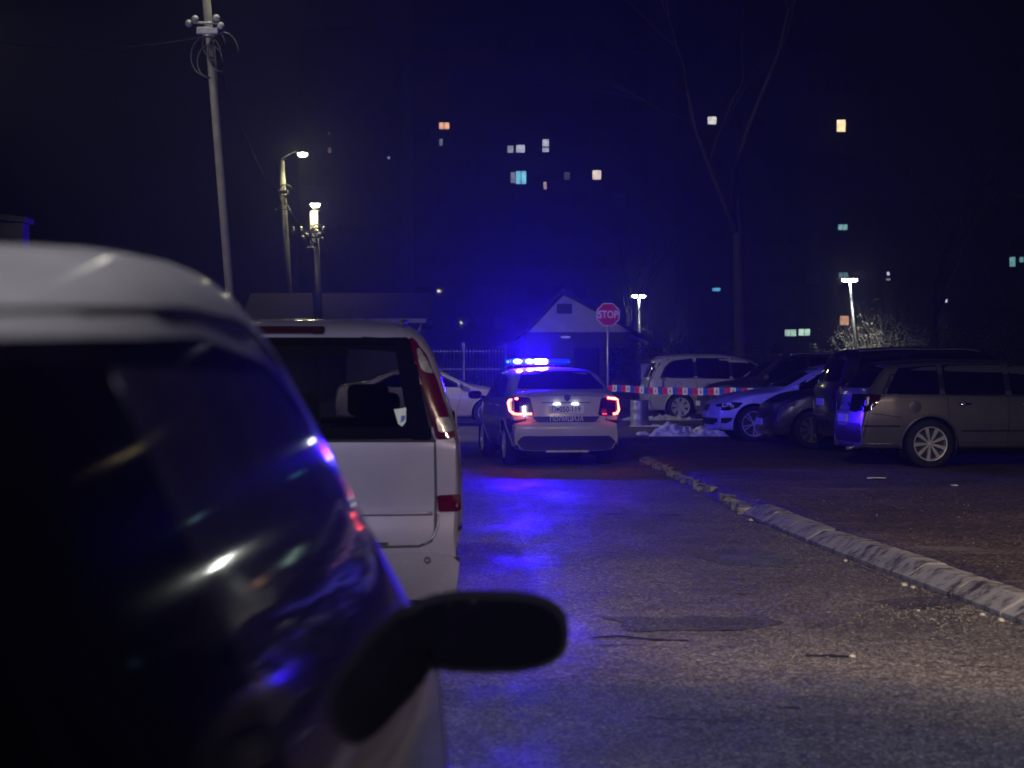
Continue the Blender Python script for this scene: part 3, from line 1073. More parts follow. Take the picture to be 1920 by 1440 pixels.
# snow
def snow(px0, px1, py, h, d, seed, label):
    Yp = (CAMH - LOTZ) * F / (py - 682)
    a, b_ = at(px0, py, Yp).x, at(px1, py, Yp).x
    bm = BM()
    n = max(12, int((b_ - a) / .025)); m = 30
    g = []
    for i in range(n + 1):
        row = []
        for j in range(m + 1):
            x = a + (b_ - a) * i / n; u = j / m
            e = math.sin(math.pi * i / n) ** .5 * math.sin(math.pi * u) ** .8
            f_ = .62 + .7 * noise.noise(Vector((x * 2.1, u * 1.5, seed))) + .55 * noise.noise(Vector((x * 8, u * 6, seed))) + .22 * noise.noise(Vector((x * 15, u * 14, seed))) + .14 * noise.noise(Vector((x * 38, u * 30, seed)))
            z = max(-.02, h * e * f_ - .012)
            y = Yp + (u - .5) * d + .1 * noise.noise(Vector((x * 3, 0, seed)))
            row.append(bm.verts.new((x, y, LOTZ + z)))
        g.append(row)
    for i in range(n):
        for j in range(m): bm.faces.new((g[i][j], g[i + 1][j], g[i + 1][j + 1], g[i][j + 1])).smooth = True
    o = obj('snow_patch', bm, M_snow); tag(o, label, 'snow', 'patches of old snow', kind='stuff')
snow(1165, 1320, 787, .16, 1.2, 1, 'long low bank of old snow under the silver people carrier')
snow(1215, 1400, 817, .30, .9, 2, 'lumpy heap of old snow in front of the white hatchback')
snow(1300, 1400, 806, .16, .5, 3, 'thin crust of snow before the white hatchback bumper')
snow(1192, 1218, 815, .14, .4, 4, 'small isolated lump of snow')
snow(1175, 1300, 800, .06, .4, 5, 'thin streak of snow between the two banks')

# ------------------------------------------------------------------ vehicles
def side_glass(car, panes, dlo=None):
    for sg in (1, -1):
        if dlo: car.decal('window_surround', 'side', dlo, M_trim, off=.0015, sg=sg, rnd=.05, grid=.12)
        for p in panes: car.decal('side_window', 'side', p, M_glass, off=.004, sg=sg, rnd=.035, grid=.12)

def door_lines(car, xs, z0, z1, handles=(), hz=.9, sgs=(1, -1), hmat=None):
    for sg in sgs:
        for a, b in xs: car.seam('side', [(a, z0), (b, z1)], sg)
        car.seam('side', [(min(x[0] for x in xs), z0), (max(x[0] for x in xs), z0)], sg)
        for hx in handles:
            h, n = car.ray('side', hx, hz, sg)
            b = BM()
            tube(b, [Vector((hx - .09, h.y, hz)) + car.off, Vector((hx - .07, h.y + sg * .035, hz)) + car.off,
                     Vector((hx + .07, h.y + sg * .035, hz + .004)) + car.off, Vector((hx + .09, h.y, hz + .004)) + car.off], [.012, .014, .014, .012], 8)
            obj('door_handle', b, hmat or car.body.data.materials[0], car.root)

RTX = Matrix(((0, 0, -1, 0), (-1, 0, 0, 0), (0, 1, 0, 0), (0, 0, 0, 1)))   # text plane facing backwards

M_smoke = solid('smoked_lens', (0.022, 0.006, 0.010), 0.12, nscale=50, var=0.35, coat=1.0)
# ---- police car
hd = R(90 + 8)
rear = Vector((0.80, 29.3, 0))
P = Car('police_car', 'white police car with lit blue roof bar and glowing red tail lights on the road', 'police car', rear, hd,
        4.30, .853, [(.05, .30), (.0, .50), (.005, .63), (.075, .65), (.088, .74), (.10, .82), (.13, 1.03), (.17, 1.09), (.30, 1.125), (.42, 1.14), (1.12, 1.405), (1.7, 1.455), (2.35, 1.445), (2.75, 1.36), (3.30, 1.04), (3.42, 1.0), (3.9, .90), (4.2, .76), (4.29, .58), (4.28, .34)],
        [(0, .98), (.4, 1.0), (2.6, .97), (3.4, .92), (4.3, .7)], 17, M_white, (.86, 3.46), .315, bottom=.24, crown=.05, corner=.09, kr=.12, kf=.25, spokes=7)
P.decal('rear_window', 'rear', [(-.50, 1.385), (.50, 1.385), (.66, 1.13), (-.66, 1.13)], M_glass, rnd=.05)
P.decal('windscreen', 'front', [(-.50, 1.36), (.50, 1.36), (.68, 1.03), (-.68, 1.03)], M_glass, rnd=.05, grid=.1)
side_glass(P, [[(1.02, 1.02), (1.22, 1.26), (1.66, 1.33), (1.98, 1.35), (1.96, .99)], [(2.05, .99), (2.06, 1.35), (2.45, 1.33), (2.62, 1.27), (2.98, 1.03), (3.0, .98)]],
           [(.86, 1.01), (1.16, 1.27), (1.7, 1.36), (2.05, 1.375), (2.46, 1.35), (2.66, 1.29), (3.06, 1.02), (3.05, .965)])
door_lines(P, [(1.2, 1.02), (2.0, 2.01), (3.0, 3.06)], .32, .96, (1.35, 2.2), .88)
P.seam('rear', [(.60, .66), (.58, 1.04), (.40, 1.09)], rad=.005)
P.seam('rear', [(-.60, .66), (-.58, 1.04), (-.40, 1.09)], rad=.005)
P.seam('rear', [(-.50, .655), (.50, .655)], rad=.006)
for sg in (1, -1):
    q = lambda pts: [(sg * a, b) for a, b in pts]
    tl = P.decal('tail_light', 'rear', q([(.47, .745), (.52, 1.00), (.74, 1.02), (.80, .99), (.81, .80), (.77, .745)]), M_dkredlens, off=.010, rnd=.03)
    Mg = emit('tail_glow', (1.0, .085, .05), 17)
    lo = [(.50, .772), (.70, .766), (.755, .775), (.79, .82), (.795, .93), (.785, .965), (.70, .99)] if sg > 0 else [(.70, .766), (.755, .775), (.79, .82), (.795, .93), (.785, .965), (.74, .985), (.62, .998)]
    P.line('light_strip', 'rear', q(lo), .019, Mg, parent=tl, off=.016)
    if sg < 0: P.line('light_strip', 'rear', q([(.535, .770), (.60, .768)]), .011, emit('dim_tail_glow', (1, .03, .02), 3), parent=tl, off=.012)
# number plate
pl, px_ = simple_plate(P, 'rear', 0, .835, .52, .112)
Mt = Matrix.Translation((px_ - P.L / 2 - .0015, .0, .835)) @ RTX
obj('plate_letter', text_bm('П', .115, .82, .0008, Mt @ Matrix.Translation((-.185, 0, 0)), bold=.001), M_ink, pl)
obj('plate_digits', text_bm('050-119', .115, .82, .0008, Mt @ Matrix.Translation((.055, 0, 0)), bold=.001), M_ink, pl)
b = BM()
prism(b, [(-.018, .022), (.018, .022), (.018, -.004), (0, -.024), (-.018, -.004)], -.0008, .0012, 'z', Mt @ Matrix.Translation((-.125, 0, 0)))
obj('plate_shield', b, M_policeblue, pl)
P.decal('plate_recess', 'rear', [(-.34, .75), (-.34, .925), (.34, .925), (.34, .75)], M_white, off=-.0, rnd=.03, depth=.0)
P.seam('rear', [(-.36, .935), (.36, .935)], rad=.007)
for y in (-.135, .135):
    h, n = P.ray('rear', y, .945)
    b = BM(); rbox(b, h.x - .016 - P.L / 2, h.x - P.L / 2, y - .05, y + .05, .915, .927, .003, 1)
    ql = obj('plate_lamp', b, emit('plate_lamp_glow', (.9, .95, 1.0), 14), P.root)
    lamp('plate_light', (h.x - .045 - P.L / 2, y, .945), 0.09, (.85, .92, 1.0), .012, P.root)
# lettered panel
P.decal('lettered_panel', 'rear', [(-.50, .735), (.50, .735), (.44, .665), (.40, .655), (-.40, .655), (-.44, .665)], M_policeblue, off=.004, rnd=.012)
h, n = P.ray('rear', 0, .695)
tilt = math.atan2(n.z, -n.x)
t = text_bm('ПОЛИЦИЈА', .088, 1.0, .0008, Matrix.Translation((h.x - P.L / 2 - .020, 0, .697)) @ RTX, bold=.001)
obj('police_lettering', t, M_plate, P.root)
# dotted reflective line over the boot lid
for z in (1.035, 1.058): P.line('trim_line', 'rear', [(-.57, z - .02), (-.3, z), (0, z + .006), (.3, z), (.57, z - .02)], .0035, M_ink, off=.001)
bb = BM()
for i in range(-8, 9):
    y = i * .068
    h, n = P.ray('rear', y, 1.045 - abs(y) ** 2 * .06)
    box(bb, h.x - .006 - P.L / 2, h.x - P.L / 2, y - .003, y + .003, h.z - .012, h.z + .012)
obj('trim_ticks', bb, M_ink, P.root)
h, n = P.ray('rear', -.02, .995)
bb = BM(); prism(bb, round_poly([(-.045, .05), (.045, .05), (.045, -.01), (0, -.055), (-.045, -.01)], .02), 0, .008, 'z', Matrix.Translation((h.x - P.L / 2 - .004, -.02, 1.0)) @ RTX)
obj('badge', bb, M_policeblue, P.root)
P.decal('rear_bumper_insert', 'rear', [(-.64, .455), (.64, .455), (.76, .33), (.77, .245), (-.77, .245), (-.76, .33)], M_trim, off=.005, rnd=.04)
for sg in (1, -1):
    P.decal('side_stripe', 'side', [(.12, .50), (.12, .70), (.52, .70), (.52, .60), (.40, .50)], M_policeblue, sg=sg, off=.002, rnd=.005)
    P.decal('side_stripe', 'side', [(1.25, .50), (1.25, .70), (3.0, .70), (3.0, .50)], M_policeblue, sg=sg, off=.002, rnd=.005)
    P.decal('headlight', 'side', [(3.86, .62), (3.8, .76), (4.1, .72), (4.2, .6)], M_clearlens, sg=sg, off=.006, rnd=.02)
P.mirror(2.98, .96, 1, M_trim, w=.22, h=.135)
P.mirror(2.98, .96, -1, M_trim, w=.22, h=.135)
b = BM(); rbox(b, 0 - .02 - P.L / 2, .06 - P.L / 2, -.32, .32, .215, .25, .012, 2); obj('rear_skid', b, M_galv, P.root)
P.arch_trim()
P.close_seams()
# antenna
b = BM(); tube(b, [Vector((1.35, 0, 1.44)) + P.off, Vector((1.18, 0, 1.53)) + P.off], [.006, .002], 6); obj('antenna', b, M_trim, P.root)
# roof bar
bar = thing('tmp', (0, 0, 0), 'x', 'x')
bx = 1.95 - P.L / 2
z0 = 1.475
bc = .14
b = BM()
rbox(b, bx - .12, bx + .12, bc - .50, bc + .50, z0 - .004, z0 + .022, .008, 2)
for y in (-.38, .38): rbox(b, bx - .05, bx + .05, bc + y - .03, bc + y + .03, z0 - .06, z0, .006, 1)
lb = obj('light_bar', b, M_trim, P.root)
bpy.data.objects.remove(bar)
M_cyan = emit('blue_flash', (.01, .42, 1.0), 2.6, (.01, .05, .2))
M_halo = emit('lit_blue_lens', (.0, .16, 1.0), 1.0, (.0, .02, .2))
M_core = emit('blue_flash_core', (.45, .85, 1.0), 30)
M_whi = emit('white_flash', (.80, .78, 1.0), 26)
M_dim = emit('blue_dome', (.0, .03, .35), .9, (.0, .02, .25))
def module(y0, y1, mat, nm='flash_module', h0=.022, h1=.098, x=.105):
    b = BM(); rbox(b, bx - x, bx + x, bc + y0, bc + y1, z0 + h0, z0 + h1, .022, 3)
    return obj(nm, b, mat, lb, smooth=True)
module(-.50, -.148, M_dim, 'lens')
module(-.142, .036, M_whi)
for yc in (.127, .315):
    b = BM()
    bmesh.ops.create_uvsphere(b, u_segments=20, v_segments=12, radius=1)
    for v in b.verts: v.co = Vector((bx - .03 + v.co.x * .09, bc + yc + v.co.y * .072, z0 + .06 + v.co.z * .031))
    obj('flash_module', b, M_core, lb, smooth=True)
    b = BM()
    bmesh.ops.create_uvsphere(b, u_segments=20, v_segments=12, radius=1)
    for v in b.verts: v.co = Vector((bx - .0 + v.co.x * .10, bc + yc + v.co.y * .093, z0 + .06 + v.co.z * .045))
    obj('reflector', b, M_cyan, lb, smooth=True)
module(.04, .42, M_halo, 'lens', .020, .100, .055)
module(.425, .495, M_dim, 'lens')
b = BM(); bmesh.ops.create_uvsphere(b, u_segments=12, v_segments=8, radius=.022)
for v in b.verts: v.co += Vector((bx - .10, bc + .475, z0 + .055))
obj('flash_module', b, M_cyan, lb, smooth=True)
for y, e in ((-.05, 1.0), (.13, 1.0), (.31, 1.0)):
    lamp('flash_light', (bx - .17, bc + y, z0 + .075), 145 * e, BLUE, .035, P.root)
    lamp('flash_light', (bx - .05, bc + y, z0 + .17), 300 * e, BLUE, .035, P.root)
    lamp('flash_light', (bx, bc + y, z0 + .20), 700 * e, BLUE, .035, P.root, spot=172, aim=(bx, bc + y, 9), blend=1)
for sg in (1, -1):
    lamp('tail_light_glow', (.0 - .10 - P.L / 2, sg * .70, .86), .18, (1, .06, .03), .05, P.root)

# ---- silver people carrier ahead of the camera
hv = R(90)
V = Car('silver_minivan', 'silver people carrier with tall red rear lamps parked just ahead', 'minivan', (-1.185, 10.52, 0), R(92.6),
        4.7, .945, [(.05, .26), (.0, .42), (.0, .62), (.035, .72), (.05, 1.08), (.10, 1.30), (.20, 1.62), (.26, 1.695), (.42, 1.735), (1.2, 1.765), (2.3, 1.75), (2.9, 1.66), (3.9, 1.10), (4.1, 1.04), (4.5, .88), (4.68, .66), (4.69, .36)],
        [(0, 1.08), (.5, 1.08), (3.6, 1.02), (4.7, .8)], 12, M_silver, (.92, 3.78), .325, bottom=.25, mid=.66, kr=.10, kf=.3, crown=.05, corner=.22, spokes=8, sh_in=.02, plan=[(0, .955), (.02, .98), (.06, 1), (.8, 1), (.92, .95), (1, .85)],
        holes=[('rear', [(-.58, 1.56), (.58, 1.56), (.70, 1.16), (-.70, 1.16)], [(-.66, 1.63), (.66, 1.63), (.80, 1.09), (-.80, 1.09)]),
               ('front', [(-.56, 1.60), (.56, 1.60), (.74, 1.12), (-.74, 1.12)], [(-.62, 1.66), (.62, 1.66), (.80, 1.08), (-.80, 1.08)])])
V.decal('rear_window', 'rear', [(-.645, 1.625), (.645, 1.625), (.765, 1.108), (-.765, 1.108)], M_glassc, rnd=.05, off=.006, depth=.008)
V.decal('windscreen', 'front', [(-.60, 1.65), (.60, 1.65), (.78, 1.10), (-.78, 1.10)], M_glassc, rnd=.06, grid=.1)
V.decal('window_band', 'rear', [(-.765, 1.108), (-.765, 1.165), (.765, 1.165), (.765, 1.108)], M_glass, rnd=.01, off=.009)
V.decal('window_band', 'rear', [(-.645, 1.60), (-.64, 1.635), (.64, 1.635), (.645, 1.60)], M_glass, rnd=.01, off=.009)
for sg in (1, -1):
    V.decal('window_band', 'rear', [(sg * .765, 1.10), (sg * .66, 1.10), (sg * .57, 1.63), (sg * .655, 1.63)], M_glass, rnd=.02, off=.0085)
side_glass(V, [[(.42, 1.14), (.52, 1.52), (1.05, 1.60), (1.05, 1.12)], [(1.14, 1.12), (1.14, 1.605), (2.05, 1.62), (2.05, 1.10)], [(2.13, 1.10), (2.13, 1.62), (2.72, 1.58), (3.45, 1.14), (3.45, 1.08)]],
           [(.38, 1.11), (.50, 1.56), (1.1, 1.63), (2.1, 1.64), (2.75, 1.61), (3.55, 1.14), (3.5, 1.06), (2.1, 1.08)])
door_lines(V, [(1.2, 1.12), (2.09, 2.09), (3.2, 3.3)], .34, 1.06, (), .98)
# third brake lamp strip, off-centre to the view, dark
V.decal('high_brake_lamp', 'rear', [(-.20, 1.655), (-.20, 1.69), (.20, 1.69), (.20, 1.655)], M_smoke, off=.012, rnd=.012)
for sg in (1, -1):
    q = lambda pts: [(sg * a, b) for a, b in pts]
    tl = V.decal('tail_light', 'rear', q([(.785, 1.105), (.77, 1.18), (.665, 1.56), (.645, 1.635), (.67, 1.625), (.735, 1.54), (.785, 1.42), (.83, 1.28), (.885, 1.105)]), M_redlens, off=.014, rnd=.02, grid=.025)
    V.decal('clear_section', 'rear', q([(.80, 1.135), (.785, 1.21), (.848, 1.21), (.872, 1.135)]), M_clearlens, off=.021, rnd=.012, parent=tl, grid=.025)
    V.decal('clear_section', 'rear', q([(.715, 1.45), (.68, 1.575), (.70, 1.57), (.772, 1.44)]), M_clearlens, off=.021, rnd=.02, parent=tl, grid=.025)
    V.decal('bumper_reflector', 'rear', q([(.80, .725), (.795, .808), (.91, .812), (.915, .725)]), M_dkredlens, off=.010, rnd=.012, grid=.025)
    # tailgate gap and bumper step
    V.seam('rear', q([(.785, 1.10), (.79, .82), (.785, .62), (.765, .57), (.70, .545), (.0, .54)]), rad=.009)
    V.seam('rear', q([(.585, 1.655), (.60, 1.74)]), rad=.006)
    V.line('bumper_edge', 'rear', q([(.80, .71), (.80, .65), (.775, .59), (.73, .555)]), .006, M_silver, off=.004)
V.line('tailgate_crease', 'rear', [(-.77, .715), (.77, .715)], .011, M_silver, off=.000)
V.decal('tailgate_handle', 'rear', [(-.54, .556), (-.54, .568), (-.36, .568), (-.36, .556)], M_ink, off=.008, rnd=.004)
b = BM(); h, n = V.ray('rear', -.745, .49)
lathe(b, [(.017, 0), (.017, .004), (.012, .006)], 16, Matrix.Translation((h.x - .028 - V.L / 2, -.745, .475)) @ Matrix.Rotation(R(-90), 4, 'Y'))
obj('tow_cap', b, M_darkmetal, V.root)
# roof rails
for sg in (1, -1):
    V.line('roof_rail', 'top', [(.45, sg * .60), (1.2, sg * .62), (2.4, sg * .60)], .014, M_trim, off=.02)
# rear wiper folded on the glass, sticker
V.line('rear_wiper', 'rear', [(.0, 1.17), (.10, 1.175), (.45, 1.19)], .007, M_trim, off=.02)
h, n = V.ray('rear', -.60, 1.20)
b = BM()
prism(b, [(-.030, .045), (.034, .055), (.032, -.02), (.012, -.045), (-.008, -.03)], 0, .002, 'z', Matrix.Translation((h.x - .014 - V.L / 2, -.60, 1.215)) @ RTX)
obj('window_sticker', b, solid('sticker_paper', (.50, .58, .52), .7), V.root)
b = BM(); prism(b, [(.008, .012), (.03, .014), (.026, -.012), (.004, -.028)], .0025, .003, 'z', Matrix.Translation((h.x - .014 - V.L / 2, -.60, 1.215)) @ RTX)
obj('sticker_mark', b, solid('sticker_blue', (.05, .1, .3), .7), V.root)
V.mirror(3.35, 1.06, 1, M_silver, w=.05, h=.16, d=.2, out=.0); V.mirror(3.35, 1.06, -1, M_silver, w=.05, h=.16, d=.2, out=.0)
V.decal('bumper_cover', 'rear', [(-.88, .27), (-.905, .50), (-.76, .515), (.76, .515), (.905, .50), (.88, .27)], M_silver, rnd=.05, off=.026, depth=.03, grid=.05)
V.seam('rear', [(-.9, .40), (.9, .40)], rad=.003)
V.arch_trim()
V.line('side_rubbing_strip', 'side', [(.25, .62), (1.15, .62)], .012, M_trim, sg=-1, off=.004)
V.line('side_rubbing_strip', 'side', [(.25, .62), (1.15, .62)], .012, M_trim, sg=1, off=.004)
V.close_seams()

# ---- dark grey car beside the camera
A = Car('parked_hatchback', 'silver-grey car with large black wing mirror close beside the viewpoint', 'car', (-.99, .22, 0), R(90),
        4.75, .885, [(.05, .30), (.0, .50), (.02, .80), (.05, 1.0), (.10, 1.15), (.22, 1.48), (.36, 1.53), (.9, 1.548), (1.45, 1.582), (2.2, 1.655), (2.75, 1.665), (3.0, 1.618), (3.80, 1.08), (3.92, 1.02), (4.3, .90), (4.6, .76), (4.73, .58), (4.73, .34)],
        [(0, .98), (.4, 1.02), (3.2, .98), (3.9, .93), (4.7, .7)], 20, M_grey, (.84, 3.72), .32, bottom=.24, crown=.02, corner=.10, kr=.10, kf=.24, spokes=5, step=.025)
A.decal('rear_window', 'rear', [(-.48, 1.50), (.48, 1.50), (.64, 1.12), (-.64, 1.12)], M_glass, rnd=.05)
A.decal('windscreen', 'front', [(-.50, 1.58), (.50, 1.58), (.72, 1.08), (-.72, 1.08)], M_glass, rnd=.05, grid=.08)
for sg in (1, -1):
    A.decal('window_surround', 'side', [(.30, 1.03), (.40, 1.45), (1.1, 1.515), (2.2, 1.53), (2.72, 1.50), (2.95, 1.44), (3.62, 1.02), (3.56, .985), (1.5, 1.0)], M_glassdull, off=.003, sg=sg, rnd=.05, grid=.03)
    A.decal('side_window', 'side', [(.36, 1.05), (.44, 1.43), (.90, 1.485), (.90, 1.03)], M_glassdull, off=.005, sg=sg, rnd=.04, grid=.04)
    A.decal('side_window', 'side', [(.95, 1.03), (.95, 1.49), (1.56, 1.50), (1.56, 1.02)], M_glassdull, off=.004, sg=sg, rnd=.04, grid=.04)
    A.decal('side_window', 'side', [(1.575, 1.018), (1.575, 1.497), (2.68, 1.485), (2.88, 1.40), (3.46, 1.07), (3.46, 1.0)], [M_glasssheen, M_mirrorblack], off=.004, sg=sg, rnd=.04, grid=.04)
    A.decal('headlight', 'front', [(sg * .48, .66), (sg * .50, .78), (sg * .78, .82), (sg * .8, .68)], M_clearlens, off=.006, rnd=.03)
    A.decal('tail_light', 'rear', [(sg * .58, .80), (sg * .60, 1.04), (sg * .76, 1.06), (sg * .78, .82)], M_redlens, off=.006, rnd=.03)
door_lines(A, [(1.0, .85), (1.61, 1.61), (3.4, 3.5)], .32, .98, (1.15, 1.9), .90)
for sg in (1, -1): A.seam('side', [(.6, 1.525), (1.3, 1.54), (2.2, 1.565), (2.7, 1.56), (2.95, 1.50)], sg, .006)
A.mirror(3.36, .975, -1, M_mirrorblack, w=.30, h=.146, d=.15, out=-.055)
A.mirror(3.36, .975, 1, M_ink, w=.295, h=.148, d=.15, out=-.055)
A.arch_trim(); A.close_seams()

# ---- pale saloon crossing behind the police car
def wpt(px, Y, z=0): p = at(px, 682, Y); return Vector((p.x, Y, z))
nose = wpt(912, 49.5).x + .82
S = Car('beige_saloon', 'pale beige saloon standing crosswise beyond the police car', 'car', (nose - 4.5, 49.3, 0), R(2),
        4.5, .88, [(.05, .30), (.0, .50), (.04, .85), (.12, 1.0), (.7, 1.08), (1.4, 1.36), (2.0, 1.42), (2.5, 1.38), (3.3, 1.02), (3.45, .98), (4.1, .88), (4.4, .72), (4.49, .56), (4.48, .32)],
        [(0, .9), (3.3, .90), (4.5, .7)], 20, M_beige, (.95, 3.68), .32, bottom=.22, crown=.05, spokes=5)
side_glass(S, [[(.95, .96), (1.45, 1.22), (1.85, 1.29), (1.85, .95)], [(1.93, .95), (1.93, 1.295), (2.45, 1.25), (3.0, .95)]],
           [(.85, .95), (1.42, 1.25), (1.9, 1.325), (2.48, 1.28), (3.12, .95), (3.05, .93)])
S.decal('windscreen', 'front', [(-.5, 1.33), (.5, 1.33), (.68, 1.03), (-.68, 1.03)], M_glass, rnd=.05, grid=.1)
S.decal('rear_window', 'rear', [(-.5, 1.32), (.5, 1.32), (.66, 1.1), (-.66, 1.1)], M_glass, rnd=.05, grid=.1)
door_lines(S, [(1.1, 1.0), (1.9, 1.9), (2.95, 3.1)], .32, .93, (1.25, 2.15), .82)
S.line('chrome_waist_line', 'side', [(.85, .945), (3.1, .94)], .010, M_chrome, sg=-1, off=.004)
S.mirror(2.98, .95, -1, M_beige, w=.2, h=.13); S.mirror(2.98, .95, 1, M_beige, w=.2, h=.13)
for sg in (1, -1):
    S.line('side_crease', 'side', [(.3, .80), (4.0, .74)], .010, M_beige, sg=sg, off=-.003)
    S.decal('headlight', 'front', [(sg * .5, .62), (sg * .52, .74), (sg * .8, .76), (sg * .8, .64)], M_clearlens, rnd=.03)
S.arch_trim(); S.close_seams()

# ---- cars on the lot; their noses or tails face the road
HR, HL = R(4.5), R(184.5)
def lot_car(name, label, px, Y, heading, wheel_x, L, W, group='cars parked on the lot', **kw):
    """placed by the pixel column of its near wheel; heading HR: tail towards the road, HL: nose towards the road"""
    X = at(px, 682, Y).x
    h = Vector((math.cos(heading), math.sin(heading), 0))
    n = Vector((-h.y, h.x, 0))
    near = -1 if heading == HR else 1      # side of the car seen from the road
    wheelpos = Vector((X, Y, LOTZ))
    rear = wheelpos - h * wheel_x - n * (near * (W - .05))
    return Car(name, label, 'car', rear, heading, L, W, kw.pop('profile'), kw.pop('shoulder'), kw.pop('tumble', 20), kw.pop('mat'), group=group, **kw)

# champagne estate, nearest
prof_est = [(.06, .32), (.0, .52), (.03, .66), (.07, .95), (.12, 1.08), (.42, 1.42), (.52, 1.455), (1.2, 1.49), (2.2, 1.48), (2.75, 1.38), (3.35, 1.04), (3.5, 1.0), (4.1, .90), (4.5, .74), (4.62, .56), (4.6, .34)]
E = lot_car('estate_car', 'champagne estate car with nine-spoke wheel nearest on the lot', 1745, 27.2, HR, 1.02, 4.65, .88, profile=[(a, b if b < 1.1 else b - .02) for a, b in prof_est],
            shoulder=[(0, .95), (.5, .97), (3.2, .92), (4.6, .7)], mat=M_champ, wheels=(1.02, 3.72), wr=.325, bottom=.26, corner=.08, spokes=9, rim=.235, spw=.27, kr=.12)
side_glass(E, [[(.42, 1.0), (.62, 1.34), (1.15, 1.38), (1.15, .99)], [(1.22, .99), (1.22, 1.385), (2.05, 1.39), (2.05, .98)], [(2.13, .98), (2.13, 1.385), (2.6, 1.36), (3.05, 1.05), (3.05, .97)]],
           [(.34, .99), (.58, 1.37), (1.2, 1.41), (2.1, 1.415), (2.65, 1.39), (3.2, 1.0), (3.15, .95), (2, .96)])
E.decal('rear_window', 'rear', [(-.56, 1.40), (.56, 1.40), (.68, 1.07), (-.68, 1.07)], M_glass, rnd=.04)
for sg in (1, -1):
    q = lambda pts: [(sg * a, b) for a, b in pts]
    tl = E.decal('tail_light', 'side', [(.06, .74), (.06, .97), (.20, .99), (.36, .98), (.30, .86), (.18, .76)], M_redlens, sg=sg, off=.010, rnd=.02)
    E.decal('inner_lamp', 'rear', q([(.30, .76), (.30, .985), (.74, .99), (.76, .76)]), M_glass, off=.008, rnd=.02)
    E.seam('side', [(.20, .74), (.62, .68)], sg)
    E.seam('side', [(.40, .98), (.22, .80), (.17, .70)], sg)
    E.line('bumper_strip', 'side', [(.08, .565), (.60, .565)], .012, M_trim, sg=sg, off=.005)
    E.line('sill_strip', 'side', [(1.45, .50), (3.25, .50)], .010, M_trim, sg=sg, off=.004)
    E.line('bumper_lower_edge', 'side', [(.10, .325), (.58, .325)], .014, M_champ, sg=sg, off=.006)
    E.line('roof_rail', 'top', [(.6, sg * .50), (1.5, sg * .52), (2.5, sg * .50)], .012, M_trim, off=.022)
door_lines(E, [(1.30, 1.25), (2.09, 2.09), (3.1, 3.2)], .34, .95, (1.48, 2.32), .86, hmat=M_chrome)
simple_plate(E, 'rear', 0, .66, .5, .11)
E.decal('bumper_cover', 'rear', [(-.70, .34), (-.72, .60), (-.30, .60), (-.28, .56), (.28, .56), (.30, .60), (.72, .60), (.70, .34)], M_trim, rnd=.03, off=.006)  # dark panel added to shade the bumper from the blue flash
E.line('rear_chrome_strip', 'rear', [(-.4, .76), (.4, .76)], .010, M_chrome, off=.01)
E.mirror(3.08, .97, -1, M_champ, w=.2, h=.13); E.mirror(3.08, .97, 1, M_champ, w=.2, h=.13)
E.arch_trim(M_champ, .018, .006)
E.close_seams()
for sg in (-1,):
    b = BM(); tube(b, [Vector((.12, -.42, .27)) + E.off, Vector((-.03, -.42, .25)) + E.off], .025, 12); obj('exhaust', b, M_galv, E.root)
b = BM(); 
h, n = E.ray('side', .78, .80, -1)
lathe(b, [(.085, 0), (.085, .003), (.078, .005), (.001, .005)], 20, Matrix.Translation((.80 - E.L / 2, h.y - .001, .82)) @ Matrix.Rotation(R(90), 4, 'X'))
obj('fuel_flap', b, M_champ, E.root)

